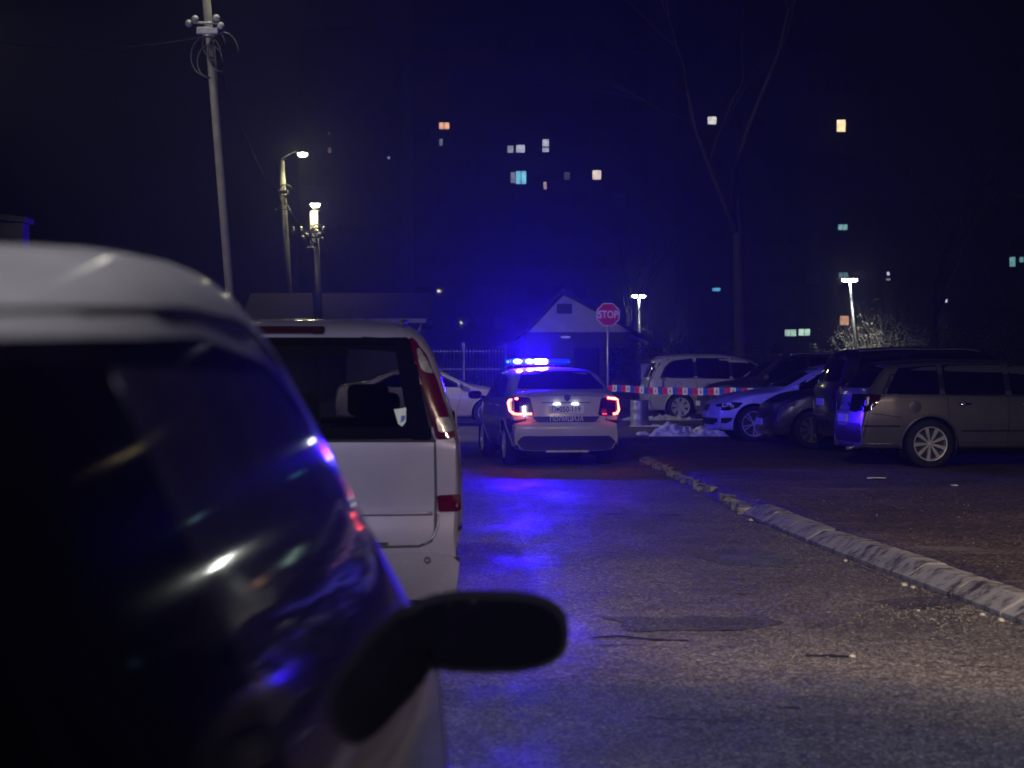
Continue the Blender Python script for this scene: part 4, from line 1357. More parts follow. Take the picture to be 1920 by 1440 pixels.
# dark tall hatchback between the estate and the front-in cars
prof_suv = [(.06, .34), (.0, .56), (.02, .95), (.08, 1.12), (.26, 1.56), (.36, 1.62), (1.1, 1.67), (2.2, 1.66), (2.7, 1.56), (3.3, 1.10), (3.45, 1.06), (4.0, .98), (4.3, .82), (4.38, .62), (4.36, .36)]
def tall(name, label, px, Y, hd_, wx, mat, **kw):
    c = lot_car(name, label, px, Y, hd_, wx, 4.4, .90, profile=prof_suv, shoulder=[(0, 1.05), (.5, 1.06), (3.2, 1.02), (4.4, .8)], mat=mat,
                wheels=(.85, 3.5), wr=.335, bottom=.28, spokes=kw.pop('spokes', 5), rimmat=M_rimdk, **kw)
    side_glass(c, [[(.38, 1.09), (.50, 1.48), (1.15, 1.53), (1.15, 1.07)], [(1.23, 1.07), (1.23, 1.535), (2.0, 1.545), (2.0, 1.06)], [(2.08, 1.06), (2.08, 1.545), (2.6, 1.50), (3.0, 1.14), (3.0, 1.05)]],
               [(.30, 1.08), (.46, 1.51), (1.2, 1.56), (2.05, 1.575), (2.65, 1.53), (3.14, 1.10), (3.1, 1.03), (2.0, 1.04)])
    c.decal('rear_window', 'rear', [(-.56, 1.55), (.56, 1.55), (.70, 1.12), (-.70, 1.12)], M_glass, rnd=.05, grid=.1)
    c.decal('windscreen', 'front', [(-.54, 1.56), (.54, 1.56), (.72, 1.12), (-.72, 1.12)], M_glass, rnd=.05, grid=.1)
    for sg in (1, -1):
        c.decal('headlight', 'front', [(sg * .50, .74), (sg * .48, .88), (sg * .76, .93), (sg * .84, .90), (sg * .84, .78)], M_clearlens, rnd=.04, off=.008)
        c.decal('tail_light', 'rear', [(sg * .62, .84), (sg * .62, 1.08), (sg * .80, 1.10), (sg * .84, .86)], M_redlens, rnd=.03, off=.008)
        c.line('roof_rail', 'top', [(.5, sg * .56), (1.4, sg * .58), (2.4, sg * .56)], .013, M_galv, off=.028)
    simple_plate(c, 'front', 0, .52); simple_plate(c, 'rear', 0, .80)
    door_lines(c, [(1.15, 1.05), (2.04, 2.04), (3.0, 3.1)], .36, 1.03, (1.28, 2.25), .94)
    c.mirror(2.98, 1.05, -1, mat, w=.2, h=.15); c.mirror(2.98, 1.05, 1, mat, w=.2, h=.15)
    c.decal('grille', 'front', [(-.40, .66), (-.42, .80), (.42, .80), (.40, .66)], M_trim, rnd=.03, off=.004)
    c.line('bumper_chrome', 'rear', [(-.6, .60), (.6, .60)], .012, M_chrome, off=.006)
    c.arch_trim(M_trim, .02); c.close_seams()
    return c
K = tall('dark_hatchback', 'very dark tall hatchback half hidden behind the champagne estate', 1662, 31.2, HR, .85, M_maroon)
Fc = tall('dark_suv', 'black tall car behind the barrier tape with nose to the road', 1395, 44.5, HL, 3.5, M_black)

# white hatchback, nose to the road
prof_w = [(.06, .32), (.0, .5), (.04, .86), (.10, .98), (.5, 1.34), (.62, 1.38), (1.3, 1.42), (1.9, 1.41), (2.3, 1.34), (3.0, .985), (3.15, .955), (3.75, .88), (4.05, .78), (4.18, .68), (4.24, .54), (4.23, .30)]
B = lot_car('white_hatchback', 'white hatchback with nose to the road behind the snow heap', 1415, 36.4, HL, 3.48, 4.24, .875, profile=prof_w,
            shoulder=[(0, .9), (3.0, .87), (3.6, .82), (4.24, .66)], mat=M_bmw, wheels=(.82, 3.48), wr=.32, bottom=.20, spokes=5, split=True, spw=.3, rimmat=M_rim, kf=.22, rim=.235)
side_glass(B, [[(.62, .96), (.78, 1.26), (1.25, 1.31), (1.25, .94)], [(1.33, .94), (1.33, 1.315), (1.95, 1.30), (2.2, 1.25), (2.68, .96), (2.68, .92)]],
           [(.55, .95), (.75, 1.29), (1.3, 1.34), (1.97, 1.33), (2.24, 1.28), (2.80, .95), (2.78, .90)])
B.decal('windscreen', 'front', [(-.52, 1.31), (.52, 1.31), (.70, .99), (-.70, .99)], M_glass, rnd=.05, grid=.1)
B.decal('rear_window', 'rear', [(-.5, 1.32), (.5, 1.32), (.62, 1.02), (-.62, 1.02)], M_glass, rnd=.05, grid=.1)
door_lines(B, [(1.2, 1.1), (2.75, 2.85)], .28, .90, (1.42,), .80)
for sg in (1, -1):
    q = lambda pts: [(sg * a, b) for a, b in pts]
    hl = B.decal('headlight', 'side', [(4.10, .56), (4.13, .665), (3.92, .715), (3.68, .70), (3.78, .61), (3.95, .555)], M_glass, sg=sg, rnd=.03, off=.006)
    for hx in (4.0, 3.89):
        b = BM(); h, n = B.ray('side', hx, .635, sg)
        lathe(b, [(.040, 0), (.046, .008), (.040, .012), (.034, .004), (.001, .004)], 20, Matrix.Translation(h + n * .006 + B.off) @ n.to_track_quat('Z', 'Y').to_matrix().to_4x4())
        obj('lamp_ring', b, M_chrome, hl)
    for xk in (.06, .25):
        pass
    B.decal('grille', 'front', q([(.03, .54), (.03, .67), (.20, .67), (.22, .55)]), M_ink, rnd=.04, off=.006)
    B.decal('lower_intake', 'side', [(4.18, .34), (4.20, .42), (3.86, .43), (3.90, .36), (3.98, .33)], M_ink, sg=sg, rnd=.03, off=.004)
    B.line('shoulder_crease', 'side', [(.3, .80), (3.2, .74)], .010, M_bmw, sg=sg, off=-.003)
    B.line('bonnet_gap', 'top', [(3.1, sg * .70), (3.9, sg * .62)], .004, M_ink, off=-.001)
B.decal('lower_intake', 'front', [(-.55, .30), (-.6, .42), (.6, .42), (.55, .30)], M_ink, rnd=.03, off=.004)
simple_plate(B, 'front', 0, .48)
B.mirror(2.72, .93, 1, M_bmw, w=.19, h=.13); B.mirror(2.72, .93, -1, M_bmw, w=.19, h=.13)
B.arch_trim(rad=.010); B.close_seams()

# dark hatchback with glinting headlamp
H = lot_car('black_hatchback', 'glossy black hatchback with sparkling headlamp beside the white hatchback', 1524, 33.4, HL, 3.42, 4.15, .87,
            profile=[(.06, .32), (.0, .5), (.03, .9), (.10, 1.04), (.42, 1.42), (.55, 1.46), (1.3, 1.50), (1.9, 1.48), (2.35, 1.38), (2.98, 1.03), (3.12, 1.0), (3.7, .93), (4.0, .80), (4.1, .66), (4.15, .5), (4.14, .30)],
            shoulder=[(0, .95), (3.0, .92), (3.6, .86), (4.15, .68)], mat=M_black, wheels=(.78, 3.42), wr=.31, bottom=.22, spokes=9, rimmat=M_rimdk, kf=.24)
side_glass(H, [[(.50, 1.0), (.66, 1.34), (1.2, 1.38), (1.2, .98)], [(1.28, .98), (1.28, 1.385), (1.95, 1.37), (2.25, 1.30), (2.66, 1.0), (2.66, .96)]],
           [(.44, .99), (.62, 1.37), (1.25, 1.41), (1.97, 1.40), (2.3, 1.33), (2.78, 1.0), (2.76, .94)])
H.decal('windscreen', 'front', [(-.52, 1.39), (.52, 1.39), (.70, 1.04), (-.70, 1.04)], M_glass, rnd=.05, grid=.1)
H.decal('rear_window', 'rear', [(-.52, 1.40), (.52, 1.40), (.66, 1.06), (-.66, 1.06)], M_glass, rnd=.05, grid=.1)
door_lines(H, [(1.1, 1.0), (1.98, 1.98), (2.72, 2.82)], .30, .94, (1.2, 2.15), .84, hmat=M_chrome)
for sg in (1, -1):
    hl = H.decal('headlight', 'side', [(4.02, .60), (4.0, .72), (3.80, .80), (3.52, .80), (3.62, .70), (3.85, .61)], M_clearlens, sg=sg, rnd=.03, off=.007)
    for hx, hz in ((3.96, .66), (3.86, .68), (3.74, .72), (3.9, .72)):
        b = BM(); h, n = H.ray('side', hx, hz, sg)
        bmesh.ops.create_uvsphere(b, u_segments=12, v_segments=8, radius=.028)
        for v in b.verts: v.co += h + H.off
        obj('lamp_reflector', b, M_chrome, hl, smooth=True)
    H.decal('fog_lamp', 'side', [(4.02, .36), (4.02, .44), (3.84, .46), (3.86, .38)], M_clearlens, sg=sg, rnd=.02, off=.006)
H.decal('grille', 'front', [(-.4, .50), (-.42, .66), (.42, .66), (.4, .50)], M_ink, rnd=.03, off=.004)
simple_plate(H, 'front', 0, .43)
H.mirror(2.70, .97, 1, M_black, w=.2, h=.14); H.mirror(2.70, .97, -1, M_black, w=.2, h=.14)
H.line('bonnet_chrome', 'front', [(-.42, .675), (.42, .675)], .008, M_chrome, off=.006)
H.arch_trim(); H.close_seams()

# silver people carrier, far end of the lot
prof_z = [(.06, .32), (.0, .52), (.03, .9), (.06, 1.02), (.30, 1.54), (.42, 1.60), (1.1, 1.655), (2.0, 1.65), (2.7, 1.52), (3.45, 1.05), (3.6, 1.0), (4.05, .92), (4.3, .78), (4.42, .58), (4.4, .32)]
Z = lot_car('silver_people_carrier', 'silver people carrier with five-spoke wheel behind the tape, tail to the road', 1276, 50.5, HR, .86, 4.4, .88, profile=prof_z,
            shoulder=[(0, 1.0), (.5, 1.02), (3.4, .98), (4.4, .76)], mat=M_zafira, wheels=(.86, 3.56), wr=.325, bottom=.24, spokes=7, spw=.55, rim=.235)
side_glass(Z, [[(.40, 1.06), (.52, 1.30), (.72, 1.48), (1.2, 1.535), (1.2, 1.05)], [(1.28, 1.05), (1.28, 1.54), (2.1, 1.54), (2.1, 1.03)], [(2.18, 1.03), (2.18, 1.535), (2.62, 1.47), (3.15, 1.12), (3.15, 1.03)]],
           [(.34, 1.04), (.48, 1.32), (.70, 1.51), (1.25, 1.565), (2.15, 1.57), (2.68, 1.49), (3.28, 1.08), (3.2, 1.01), (2, 1.02)])
Z.decal('rear_window', 'rear', [(-.60, 1.53), (.60, 1.53), (.74, 1.06), (-.74, 1.06)], M_glass, rnd=.05, grid=.1)
for sg in (1, -1):
    Z.decal('tail_light', 'rear', [(sg * .66, .78), (sg * .66, 1.04), (sg * .74, 1.06), (sg * .82, 1.04), (sg * .84, .80)], M_clearlens, rnd=.03, off=.008)
    Z.line('roof_rail', 'top', [(.5, sg * .52), (1.4, sg * .54), (2.4, sg * .52)], .012, M_galv, off=.022)
b = BM(); h, n = Z.ray('side', .74, .84, -1)
lathe(b, [(.088, 0), (.088, .002), (.08, .002), (.08, .0)], 24, Matrix.Translation((.80 - Z.L / 2, h.y - .0015, .86)) @ Matrix.Rotation(R(90), 4, 'X'))
obj('fuel_flap', b, M_ink, Z.root)
door_lines(Z, [(1.35, 1.24), (2.14, 2.14), (3.15, 3.25)], .34, 1.0, (1.5, 2.35), .90)
simple_plate(Z, 'rear', 0, .82)
Z.mirror(3.12, 1.03, -1, M_zafira); Z.mirror(3.12, 1.03, 1, M_zafira)
Z.arch_trim(M_zafira, .02, .008); Z.close_seams()

# ------------------------------------------------------------------ signs, tape, bins
sp = at(1140, 590, 46.5)
g = thing('stop_sign', (sp.x, 46.5, 0), 'red octagonal stop sign on a thin grey pole', 'stop sign')
b = BM(); tube(b, [(0, .02, -.1), (0, .02, sp.z + .25)], .028, 12); obj('pole', b, M_galv, g)
RW = Matrix(((1, 0, 0, 0), (0, 0, -1, 0), (0, 1, 0, 0), (0, 0, 0, 1)))   # plane facing the road (-Y)
Ms = Matrix.Translation((0, -.02, sp.z)) @ RW
def octo(r): return [(r * math.cos(math.pi / 8 + k * math.pi / 4), r * math.sin(math.pi / 8 + k * math.pi / 4)) for k in range(8)]
M_signred = solid('sign_red', (.62, .012, .03), .45, nscale=3, var=.12)
M_signwhite = solid('sign_white', (.78, .78, .78), .45, nscale=3, var=.05)
M_signback = solid('sign_back', (.4, .4, .4), .5, metal=.5)
b = BM(); prism(b, octo(.288), -.004, 0, 'z', Ms); obj('plate', b, M_signwhite, g)
b = BM(); prism(b, octo(.262), .001, .003, 'z', Ms); obj('red_face', b, M_signred, g)
t = text_bm('STOP', .245, .78, .0008, Ms @ Matrix.Translation((0, -.004, .0045)), bold=.006); obj('lettering', t, M_signwhite, g)
b = BM(); box(b, -.05, .05, -.016, .02, sp.z - .16, sp.z - .12); box(b, -.05, .05, -.016, .02, sp.z + .12, sp.z + .16); obj('clamp', b, M_galv, g)

# barrier tape from the sign pole across the lot
pa = Vector((sp.x, 46.42, at(1140, 728, 46.42).z))
pb = at(1600, 728, 36.2)
tp = thing('barrier_tape', pa, 'red, white and blue police barrier tape tied to the stop sign pole', 'barrier tape')
seg_cols = {}
M_tr = solid('tape_red', (.75, .02, .06), .5, var=.05); M_tw = solid('tape_white', (.8, .8, .82), .5, var=.05); M_tb = solid('tape_blue', (.02, .10, .62), .5, var=.05)
bms = {'red_band': M_tr, 'white_band': M_tw, 'blue_band': M_tb}
M_tink = solid('tape_ink', (.16, .01, .06), .6)
d = (pb - pa); Lt = d.length; dh = d.normalized()
segl = .245; th = .150
order = ['red_band', 'white_band', 'blue_band']
def tpt(sd, v):
    t = sd / Lt
    c = pa + d * t
    c = Vector(c)
    c.z += -.07 * math.sin(math.pi * min(1, t)) + .022 * noise.noise(Vector((sd * .6, 0, 0)))
    tw = .5 * noise.noise(Vector((sd * .5, 3, 0)))
    return c - pa + Vector((math.sin(tw) * v * .3, -math.sin(tw) * v, v))
nseg = int(Lt / segl)
for i in range(nseg):
    bmx = BM()
    m = 3
    a0, a1 = i * segl, (i + 1) * segl
    cols = [[bmx.verts.new(tpt(a0 + (a1 - a0) * k / m, v)) for v in (-th / 2, th / 2)] for k in range(m + 1)]
    for p_, q_ in zip(cols, cols[1:]): bmx.faces.new((p_[0], q_[0], q_[1], p_[1]))
    band = obj(order[i % 3], bmx, bms[order[i % 3]], tp)
    c = tpt((a0 + a1) / 2, 0)
    off_ = Vector((0, -.006, 0))
    X = dh; Mx = Matrix.Translation(c + off_) @ Matrix(((X.x, 0, X.y, 0), (X.y, 0, -X.x, 0), (0, 1, 0, 0), (0, 0, 0, 1)))
    if i % 3 == 1:
        b2 = BM(); prism(b2, [(-.035, -.025), (.035, -.038), (.020, .045), (.005, .038)], 0, .001, 'z', Mx); obj('arrow_mark', b2, M_tink, band)
    elif i < 24:
        b2 = text_bm('ПОЛИЦИЈА', .048, .72, 0, Mx); obj('print', b2, M_tink, band)

# bins and cabinet at the lot edge
def drum(px, Y, label):
    p = at(px, 682, Y)
    g = thing('oil_drum', (p.x, Y, LOTZ - .02), label, 'drum')
    b = BM()
    pr = []
    for i in range(15):
        h = .60 * i / 14
        r = .20 + (.008 if i in (4, 5, 9, 10) else 0)
        pr.append((r, h))
    lathe(b, [(0.001, .0)] + pr + [(.19, .61), (.19, .58), (.001, .58)], 32)
    obj('shell', b, M_galv, g)
    b = BM(); lathe(b, [(.202, .585), (.212, .60), (.202, .615), (.192, .60)], 32, closed=True); obj('rim', b, M_concrete, g)
drum(1199, 45.2, 'grey metal drum standing beside the rear of the silver people carrier')
p = at(1213, 682, 54.5)
g = thing('utility_cabinet', (p.x, 54.5, LOTZ), 'tall dark utility cabinet left of the silver people carrier', 'cabinet')
b = BM(); rbox(b, -.2, .2, -.15, .15, 0, 1.5, .01, 1); obj('housing', b, M_darkmetal, g)
b = BM(); rbox(b, -.23, .23, -.18, .18, 1.502, 1.56, .01, 1); obj('cap', b, M_darkmetal, g)
b = BM(); rbox(b, -.17, .17, -.165, -.153, .15, 1.4, .004, 1); obj('door', b, M_galv, g)

# ------------------------------------------------------------------ buildings
# gabled house
YH = 64.0
def hx(px): return at(px, 682, YH).x
def hz(py): return at(960, py, YH).z
x0, x1, xa = hx(983), hx(1196), hx(1053)
zE, zA = hz(623), hz(552)
g = thing('gabled_house', ((x0 + x1) / 2, YH, 0), 'small house with pale triangular gable and dark wall behind the stop sign', 'house')
cx = (x0 + x1) / 2
b = BM(); box(b, x0 - cx, x1 - cx, .0, 7, 0, zE); obj('wall', b, M_brick, g)
b = BM(); prism(b, [(x0 - cx, zE + .002), (x1 - cx, zE + .002), (xa - cx, zA)], -.12, 7, 'y'); obj('gable', b, M_render, g)
b = BM()
xr, zr = hx(1216) - cx, hz(640)
xl, zl = hx(966) - cx, hz(642)
prism(b, [(xa - cx, zA + .03), (xr, zr), (xr, zr + .10), (xa - cx, zA + .17)], -.3, 7.3, 'y')
prism(b, [(xa - cx - .003, zA + .03), (xa - cx - .003, zA + .17), (xl, zl + .10), (xl, zl)], -.3, 7.3, 'y')
obj('roof', b, M_rooftile, g)
b = BM(); box(b, hx(1044) - cx, hx(1072) - cx, -.16, -.12, hz(588), hz(570)); obj('attic_hatch', b, M_darkmetal, g)
b = BM(); prism(b, [(x1 - cx - .3, zE - .02), (xr - .02, zr - .02), (xr - .02, zr - .16), (x1 - cx - .3, zE - .16)], -.28, -.1, 'y'); obj('fascia', b, M_render, g)
b = BM(); tube(b, [(x1 - cx - .04, -.14, 0), (x1 - cx - .04, -.14, zE - .2)], .045, 10); obj('downpipe', b, M_galv, g)
b = BM(); lathe(b, [(.001, 0), (.16, .02), (.14, .07), (.001, .09)], 16, Matrix.Translation((hx(1060) - cx, -.30, hz(635)))); obj('porch_lamp', b, emit('porch_glow', (.5, .55, 1), .25), g)
for wx_ in (1010, 1100, 1160):
    b = BM(); box(b, hx(wx_) - cx - .4, hx(wx_) - cx + .4, -.03, 0.01, 1.0, 2.0); w = obj('window', b, M_glass, g)

# flat-roofed shed behind the van
YS = 60.0
a0, a1 = at(700, 682, YS).x, at(769, 682, YS).x
zt = at(960, 606, YS).z
g = thing('flat_roofed_shed', ((a0 + a1) / 2, YS, 0), 'small pale flat-roofed shed showing over the van roof', 'shed')
cx = (a0 + a1) / 2
b = BM(); box(b, a0 - cx - .8, a1 - cx, 0, 4, 0, zt); obj('wall', b, M_render, g)
b = BM(); box(b, a0 - cx - 1.1, at(800, 682, YS).x - cx, -.4, 4.4, zt + .003, zt + .13); obj('roof_slab', b, M_concrete, g)
b = BM(); tube(b, [(a1 - cx + .35, -.2, zt - .02), (a1 - cx + .28, -.2, zt - .22), (a1 - cx + .02, -.15, zt - .4)], .03, 8); obj('gutter_pipe', b, M_galv, g)

# tiled roof house further left
YT = 92.0
a0, a1 = at(470, 682, YT).x, at(790, 682, YT).x
z0_, z1_ = at(960, 612, YT).z, at(960, 566, YT).z
g = thing('tiled_house', ((a0 + a1) / 2, YT, 0), 'low dark house with tiled roof beyond the shed and poles', 'house')
cx = (a0 + a1) / 2
b = BM(); box(b, a0 - cx, a1 - cx, 0, 6, 0, z0_); obj('wall', b, M_concrete, g)
b = BM(); prism(b, [(-.5, z0_ + .01), (6.5, z0_ + .01), (3, z1_ + .5)], a0 - cx - .4, a1 - cx + .4, 'x'); obj('roof', b, M_rooftile, g)

# corner of a wall block at the left edge
p0, p1 = at(-90, 400, 24), at(42, 410, 24)
g = thing('corner_building', ((p0.x + p1.x) / 2, 24, 0), 'dim concrete building corner at the far left behind the grey car', 'building')
cx = (p0.x + p1.x) / 2
b = BM(); box(b, p0.x - cx - 4, p1.x - cx, 0, .35, 0, p1.z - .05); obj('wall', b, M_concrete, g)
b = BM(); prism(b, [(p0.x - cx - 4.2, p1.z + .6), (p0.x - cx - 4.2, p1.z + .5), (p1.x - cx + .04, p1.z - .047), (p1.x - cx + .04, p1.z + .02)], -.05, .4, 'y'); obj('roof', b, M_concrete, g)

# far apartment towers with a few lit windows
def tower(label, pxa, pxb, Y, topz, lit, cols, floors, pitch=2.9):
    xa_, xb_ = at(pxa, 682, Y).x, at(pxb, 682, Y).x
    c = (xa_ + xb_) / 2
    g = thing('apartment_tower', (c, Y, 0), label, 'apartment block', 0, 'dark apartment towers behind the lot')
    b = BM(); box(b, xa_ - c, xb_ - c, 0, 14, 0, topz); obj('wall', b, M_tower, g)
    b = BM(); box(b, xa_ - c - .3, xb_ - c + .3, -.35, 14.3, topz + .003, topz + .5); obj('parapet', b, M_tower, g)
    occupied = []
    for k, (px, py, w, h, colr, st) in enumerate(lit):
        p = at(px, py, Y)
        ww, hh = w * Y / F, h * Y / F
        b = BM(); box(b, p.x - c - ww / 2 - .08, p.x - c + ww / 2 + .08, -.06, .02, p.z - hh / 2 - .08, p.z + hh / 2 + .08)
        fr = obj('window', b, M_darkmetal, g); fr['label'] = 'lit window'
        nb = 2 if w > 17 else 1
        b = BM()
        for q in range(nb):
            xs_ = p.x - c - ww / 2 + ww * q / nb
            box(b, xs_ + .03, xs_ + ww / nb - .03, -.075, -.062, p.z - hh / 2, p.z + hh / 2)
        m, nt, pp, _ = newmat('lit_pane')
        n = noise_node(nt, 2.6 if w < 20 else 1.5, 3)
        r_ = ramp(nt, n.outputs[0], [(0.35, tuple(q * .55 for q in colr)), (0.62, colr)])
        nt.links.new(r_.outputs[0], pp.inputs['Emission Color'])
        pp.inputs['Emission Strength'].default_value = st * 1.3
        obj('pane', b, m, fr)
        occupied.append((p.x - c, p.z, ww, hh))
    me = None
    for i in range(cols):
        for j in range(floors):
            x = xa_ - c + (xb_ - xa_) * (i + .5) / cols
            z = 1.6 + j * pitch + .8
            if z > topz - 1: continue
            if any(abs(x - ox) < 1.0 + ow / 2 and abs(z - oz) < 1.1 + oh / 2 for ox, oz, ow, oh in occupied): continue
            if me is None:
                b = BM(); box(b, -.65, .65, -.04, .02, -.6, .6)
                o = obj('window', b, M_glass, g); me = o.data
            else:
                o = bpy.data.objects.new('window', me); COL.objects.link(o); o.parent = g
            o.location = (x, 0, z)
    return g
W_, O_, C_, G_, Y_ = (.75, .80, 1.0), (1.0, .50, .28), (.25, .70, .95), (.62, .95, .75), (1.0, .78, .42)
tower('dark tower in the middle with a row of cool-white lit windows', 775, 1215, 190, 37.5,
      [(833, 236, 20, 12, O_, 1.3), (827, 267, 7, 13, W_, .25), (957, 280, 12, 13, W_, .45), (976, 279, 17, 14, W_, .8), (1023, 268, 13, 13, W_, .9), (1023, 281, 13, 8, W_, .7),
       (962, 333, 10, 20, W_, .3), (977, 333, 20, 24, (.25, .75, 1.0), 1.1), (1119, 328, 17, 17, (1.0, .80, .68), 1.2), (1022, 348, 7, 14, (1, .6, .7), .5), (1063, 330, 12, 14, W_, .08)], 12, 11)
tower('dark tower on the right with orange and pale green lit windows', 1290, 1650, 205, 41,
      [(1335, 226, 17, 14, (.95, .92, .9), 1.2), (1577, 236, 17, 22, Y_, 2.0), (1580, 426, 18, 10, (.35, .75, .80), .8), (1581, 516, 18, 10, (.35, .75, .8), .35),
       (1343, 543, 16, 6, (.15, .65, 1.0), .9), (1482, 624, 22, 12, G_, 1.1), (1508, 623, 22, 12, G_, 1.15), (1583, 601, 17, 17, O_, .85)], 10, 9, 3.9)
tower('dim tower at the left with tiny faint lit windows', 560, 742, 235, 40,
      [(617, 250, 6, 6, W_, .12), (618, 282, 7, 10, (1, .6, .5), .3), (729, 296, 6, 5, W_, .35), (777, 385, 5, 5, W_, .08)][:3], 6, 11)
tower('dark low block at the right edge with small bluish lights', 1655, 1990, 160, 14,
      [(1665, 513, 6, 6, W_, 1.2), (1773, 564, 7, 6, W_, 1.4), (1665, 524, 9, 4, W_, .3), (1898, 491, 12, 18, (.35, .8, .9), .5), (1915, 487, 9, 10, (.35, .8, .9), .4), (1750, 566, 5, 18, W_, .12)], 10, 4)

# fence behind the pale saloon
YF = 57.0
a0, a1 = at(790, 682, YF).x, at(948, 682, YF).x
g = thing('metal_fence', ((a0 + a1) / 2, YF, 0), 'tall metal picket fence beyond the pale saloon', 'fence')
cx = (a0 + a1) / 2
b = BM()
n = 26
for i in range(n):
    x = a0 - cx + (a1 - a0) * (i + .5) / n
    tube(b, [(x, 0, .1), (x, 0, 1.95)], .014, 6)
obj('pickets', b, M_darkmetal, g)
b = BM()
for z in (.35, 1.35, 1.85): box(b, a0 - cx, a1 - cx, .016, .05, z - .02, z + .02)
obj('rail', b, M_galv, g)
for x in (a0 - cx, 0, a1 - cx):
    b = BM(); box(b, x - .04, x + .04, .052, .13, 0, 2.1); obj('post', b, M_galv, g)
# low wall under the fence
# ------------------------------------------------------------------ poles and lamps
LAMPC = (1.0, .93, .55)
def wooden_gear(b, x, z, s, seed):
    random.seed(seed)
    # cross arm, insulators, slack loops
    pass
def pole(name, label, pbot, ptop, Y, r0, r1, gear_px=(), head=None, energy=0, lampcol=LAMPC, arm=None, group='utility poles and street lamps', mat=None, headsize=.16, glow=60, spot=None):
    bot, top = at(*pbot, Y), at(*ptop, Y)
    lean = (top - bot) / (top.z - bot.z)
    base = bot - lean * (bot.z)
    g = thing(name, base, label, 'street lamp' if head else 'utility pole', 0, group)
    T = top - base
    b = BM(); tube(b, [Vector((0, 0, -.1)), T * .5, T], [r0, (r0 + r1) / 2, r1], 16); obj('pole', b, mat or M_polecon, g)
    def on(py):
        p = at(ptop[0], py, Y); t = (p.z - base.z) / T.z
        return T * t
    for py, kind in gear_px:
        c = on(py)
        if kind == 'arm':
            b = BM(); box(b, c.x - .85, c.x + .45, -.06 - r0, -r0, c.z - .05, c.z + .05); obj('cross_arm', b, M_galv, g)
            b = BM()
            for dx in (-.8, -.5, .38):
                lathe(b, [(.03, 0), (.055, .05), (.035, .08), (.06, .12), (.035, .16), (.001, .18)], 12, Matrix.Translation((c.x + dx, -.03 - r0, c.z + .05)))
            obj('insulator', b, M_porcelain, g)
        if kind == 'box':
            b = BM(); rbox(b, c.x - .30, c.x - .02, -r0 - .22, -r0 + .02, c.z - .28, c.z + .28, .02, 2); obj('junction_box', b, M_porcelain, g)
        if kind == 'clamp':
            b = BM()
            rbox(b, c.x - .26, c.x + .24, -r0 - .12, -r0 + .02, c.z - .08, c.z + .08, .03, 2)
            lathe(b, [(r0 * 1.25, -.1), (r0 * 1.25, .1)], 16, Matrix.Translation(c))
            obj('clamp', b, M_galv, g)
        if kind == 'loops':
            b = BM()
            for k in range(4):
                rr_ = random.uniform(.2, .38)
                cc = c + Vector((random.uniform(-.1, .35), -r0 - .03, random.uniform(-.3, .2)))
                tube(b, [cc + Vector((rr_ * math.cos(t), .02 * k, rr_ * 1.3 * math.sin(t))) for t in [i * 2 * math.pi / 16 for i in range(13)]], .022, 6)
            obj('cable_loop', b, M_trim, g)
        if kind == 'knobs':
            b = BM()
            for dx, dz in ((-.42, .02), (.30, -.03), (-.28, .12), (.2, .14)):
                b2 = BM(); bmesh.ops.create_uvsphere(b2, u_segments=10, v_segments=8, radius=.085); merge(b, b2, Matrix.Translation((c.x + dx, -r0 - .05, c.z + dz)))
            tube(b, [(c.x - .42, -r0 - .02, c.z + .05), (c.x + .3, -r0 - .02, c.z + .02)], .03, 8)
            obj('insulator', b, M_porcelain, g)
    if head:
        hp = at(*head, Y) - base
        b = BM()
        if arm: tube(b, [T - Vector((0, 0, .2)), T + Vector((0, 0, .15)), Vector((hp.x * .6 + T.x * .4, hp.y, hp.z + .12)), hp + Vector((0, 0, .10))], .04, 8)
        else: tube(b, [T, hp + Vector((0, 0, .06))], .05, 8)
        obj('arm', b, M_galv, g)
        b = BM(); rbox(b, hp.x - headsize * 1.3, hp.x + headsize * 1.3, hp.y - .16, hp.y + .16, hp.z + .03, hp.z + .11, .03, 2); hd_ = obj('lamp_head', b, M_galv, g)
        b = BM(); bmesh.ops.create_uvsphere(b, u_segments=16, v_segments=10, radius=1)
        for v in b.verts: v.co = Vector((hp.x + v.co.x * headsize, hp.y + v.co.y * .12, hp.z + v.co.z * headsize * .55))
        obj('bulb', b, emit('lamp_glow', lampcol, glow), hd_, smooth=True)
        lamp('lamp_light', (hp.x, hp.y - .25, hp.z + .02), energy, lampcol, .12, g, spot=96, aim=(hp.x + (T.x - hp.x) * .25, hp.y, 0), blend=.6)
    return g

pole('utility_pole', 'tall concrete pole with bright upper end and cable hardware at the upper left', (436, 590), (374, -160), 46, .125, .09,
     [(60, 'clamp'), (48, 'knobs'), (100, 'loops')], head=(430, -170), mat=M_poledim, energy=420, arm=True, lampcol=(1.0, .97, .80))
pole('utility_pole', 'thin pole whose lamp hangs out to the right, left of the other lamp pole', (545, 610), (528, 302), 98, .20, .13,
     [(362, 'loops'), (394, 'knobs'), (360, 'clamp')], head=(567, 289), energy=420, arm=True, headsize=.23, glow=140)
pole('utility_pole', 'stout pole with lamp right on its top and cross arms below', (597, 610), (588, 396), 78, .21, .15,
     [(436, 'arm'), (440, 'loops'), (447, 'knobs'), (478, 'box')], head=(591, 384), energy=240, headsize=.17, glow=140)

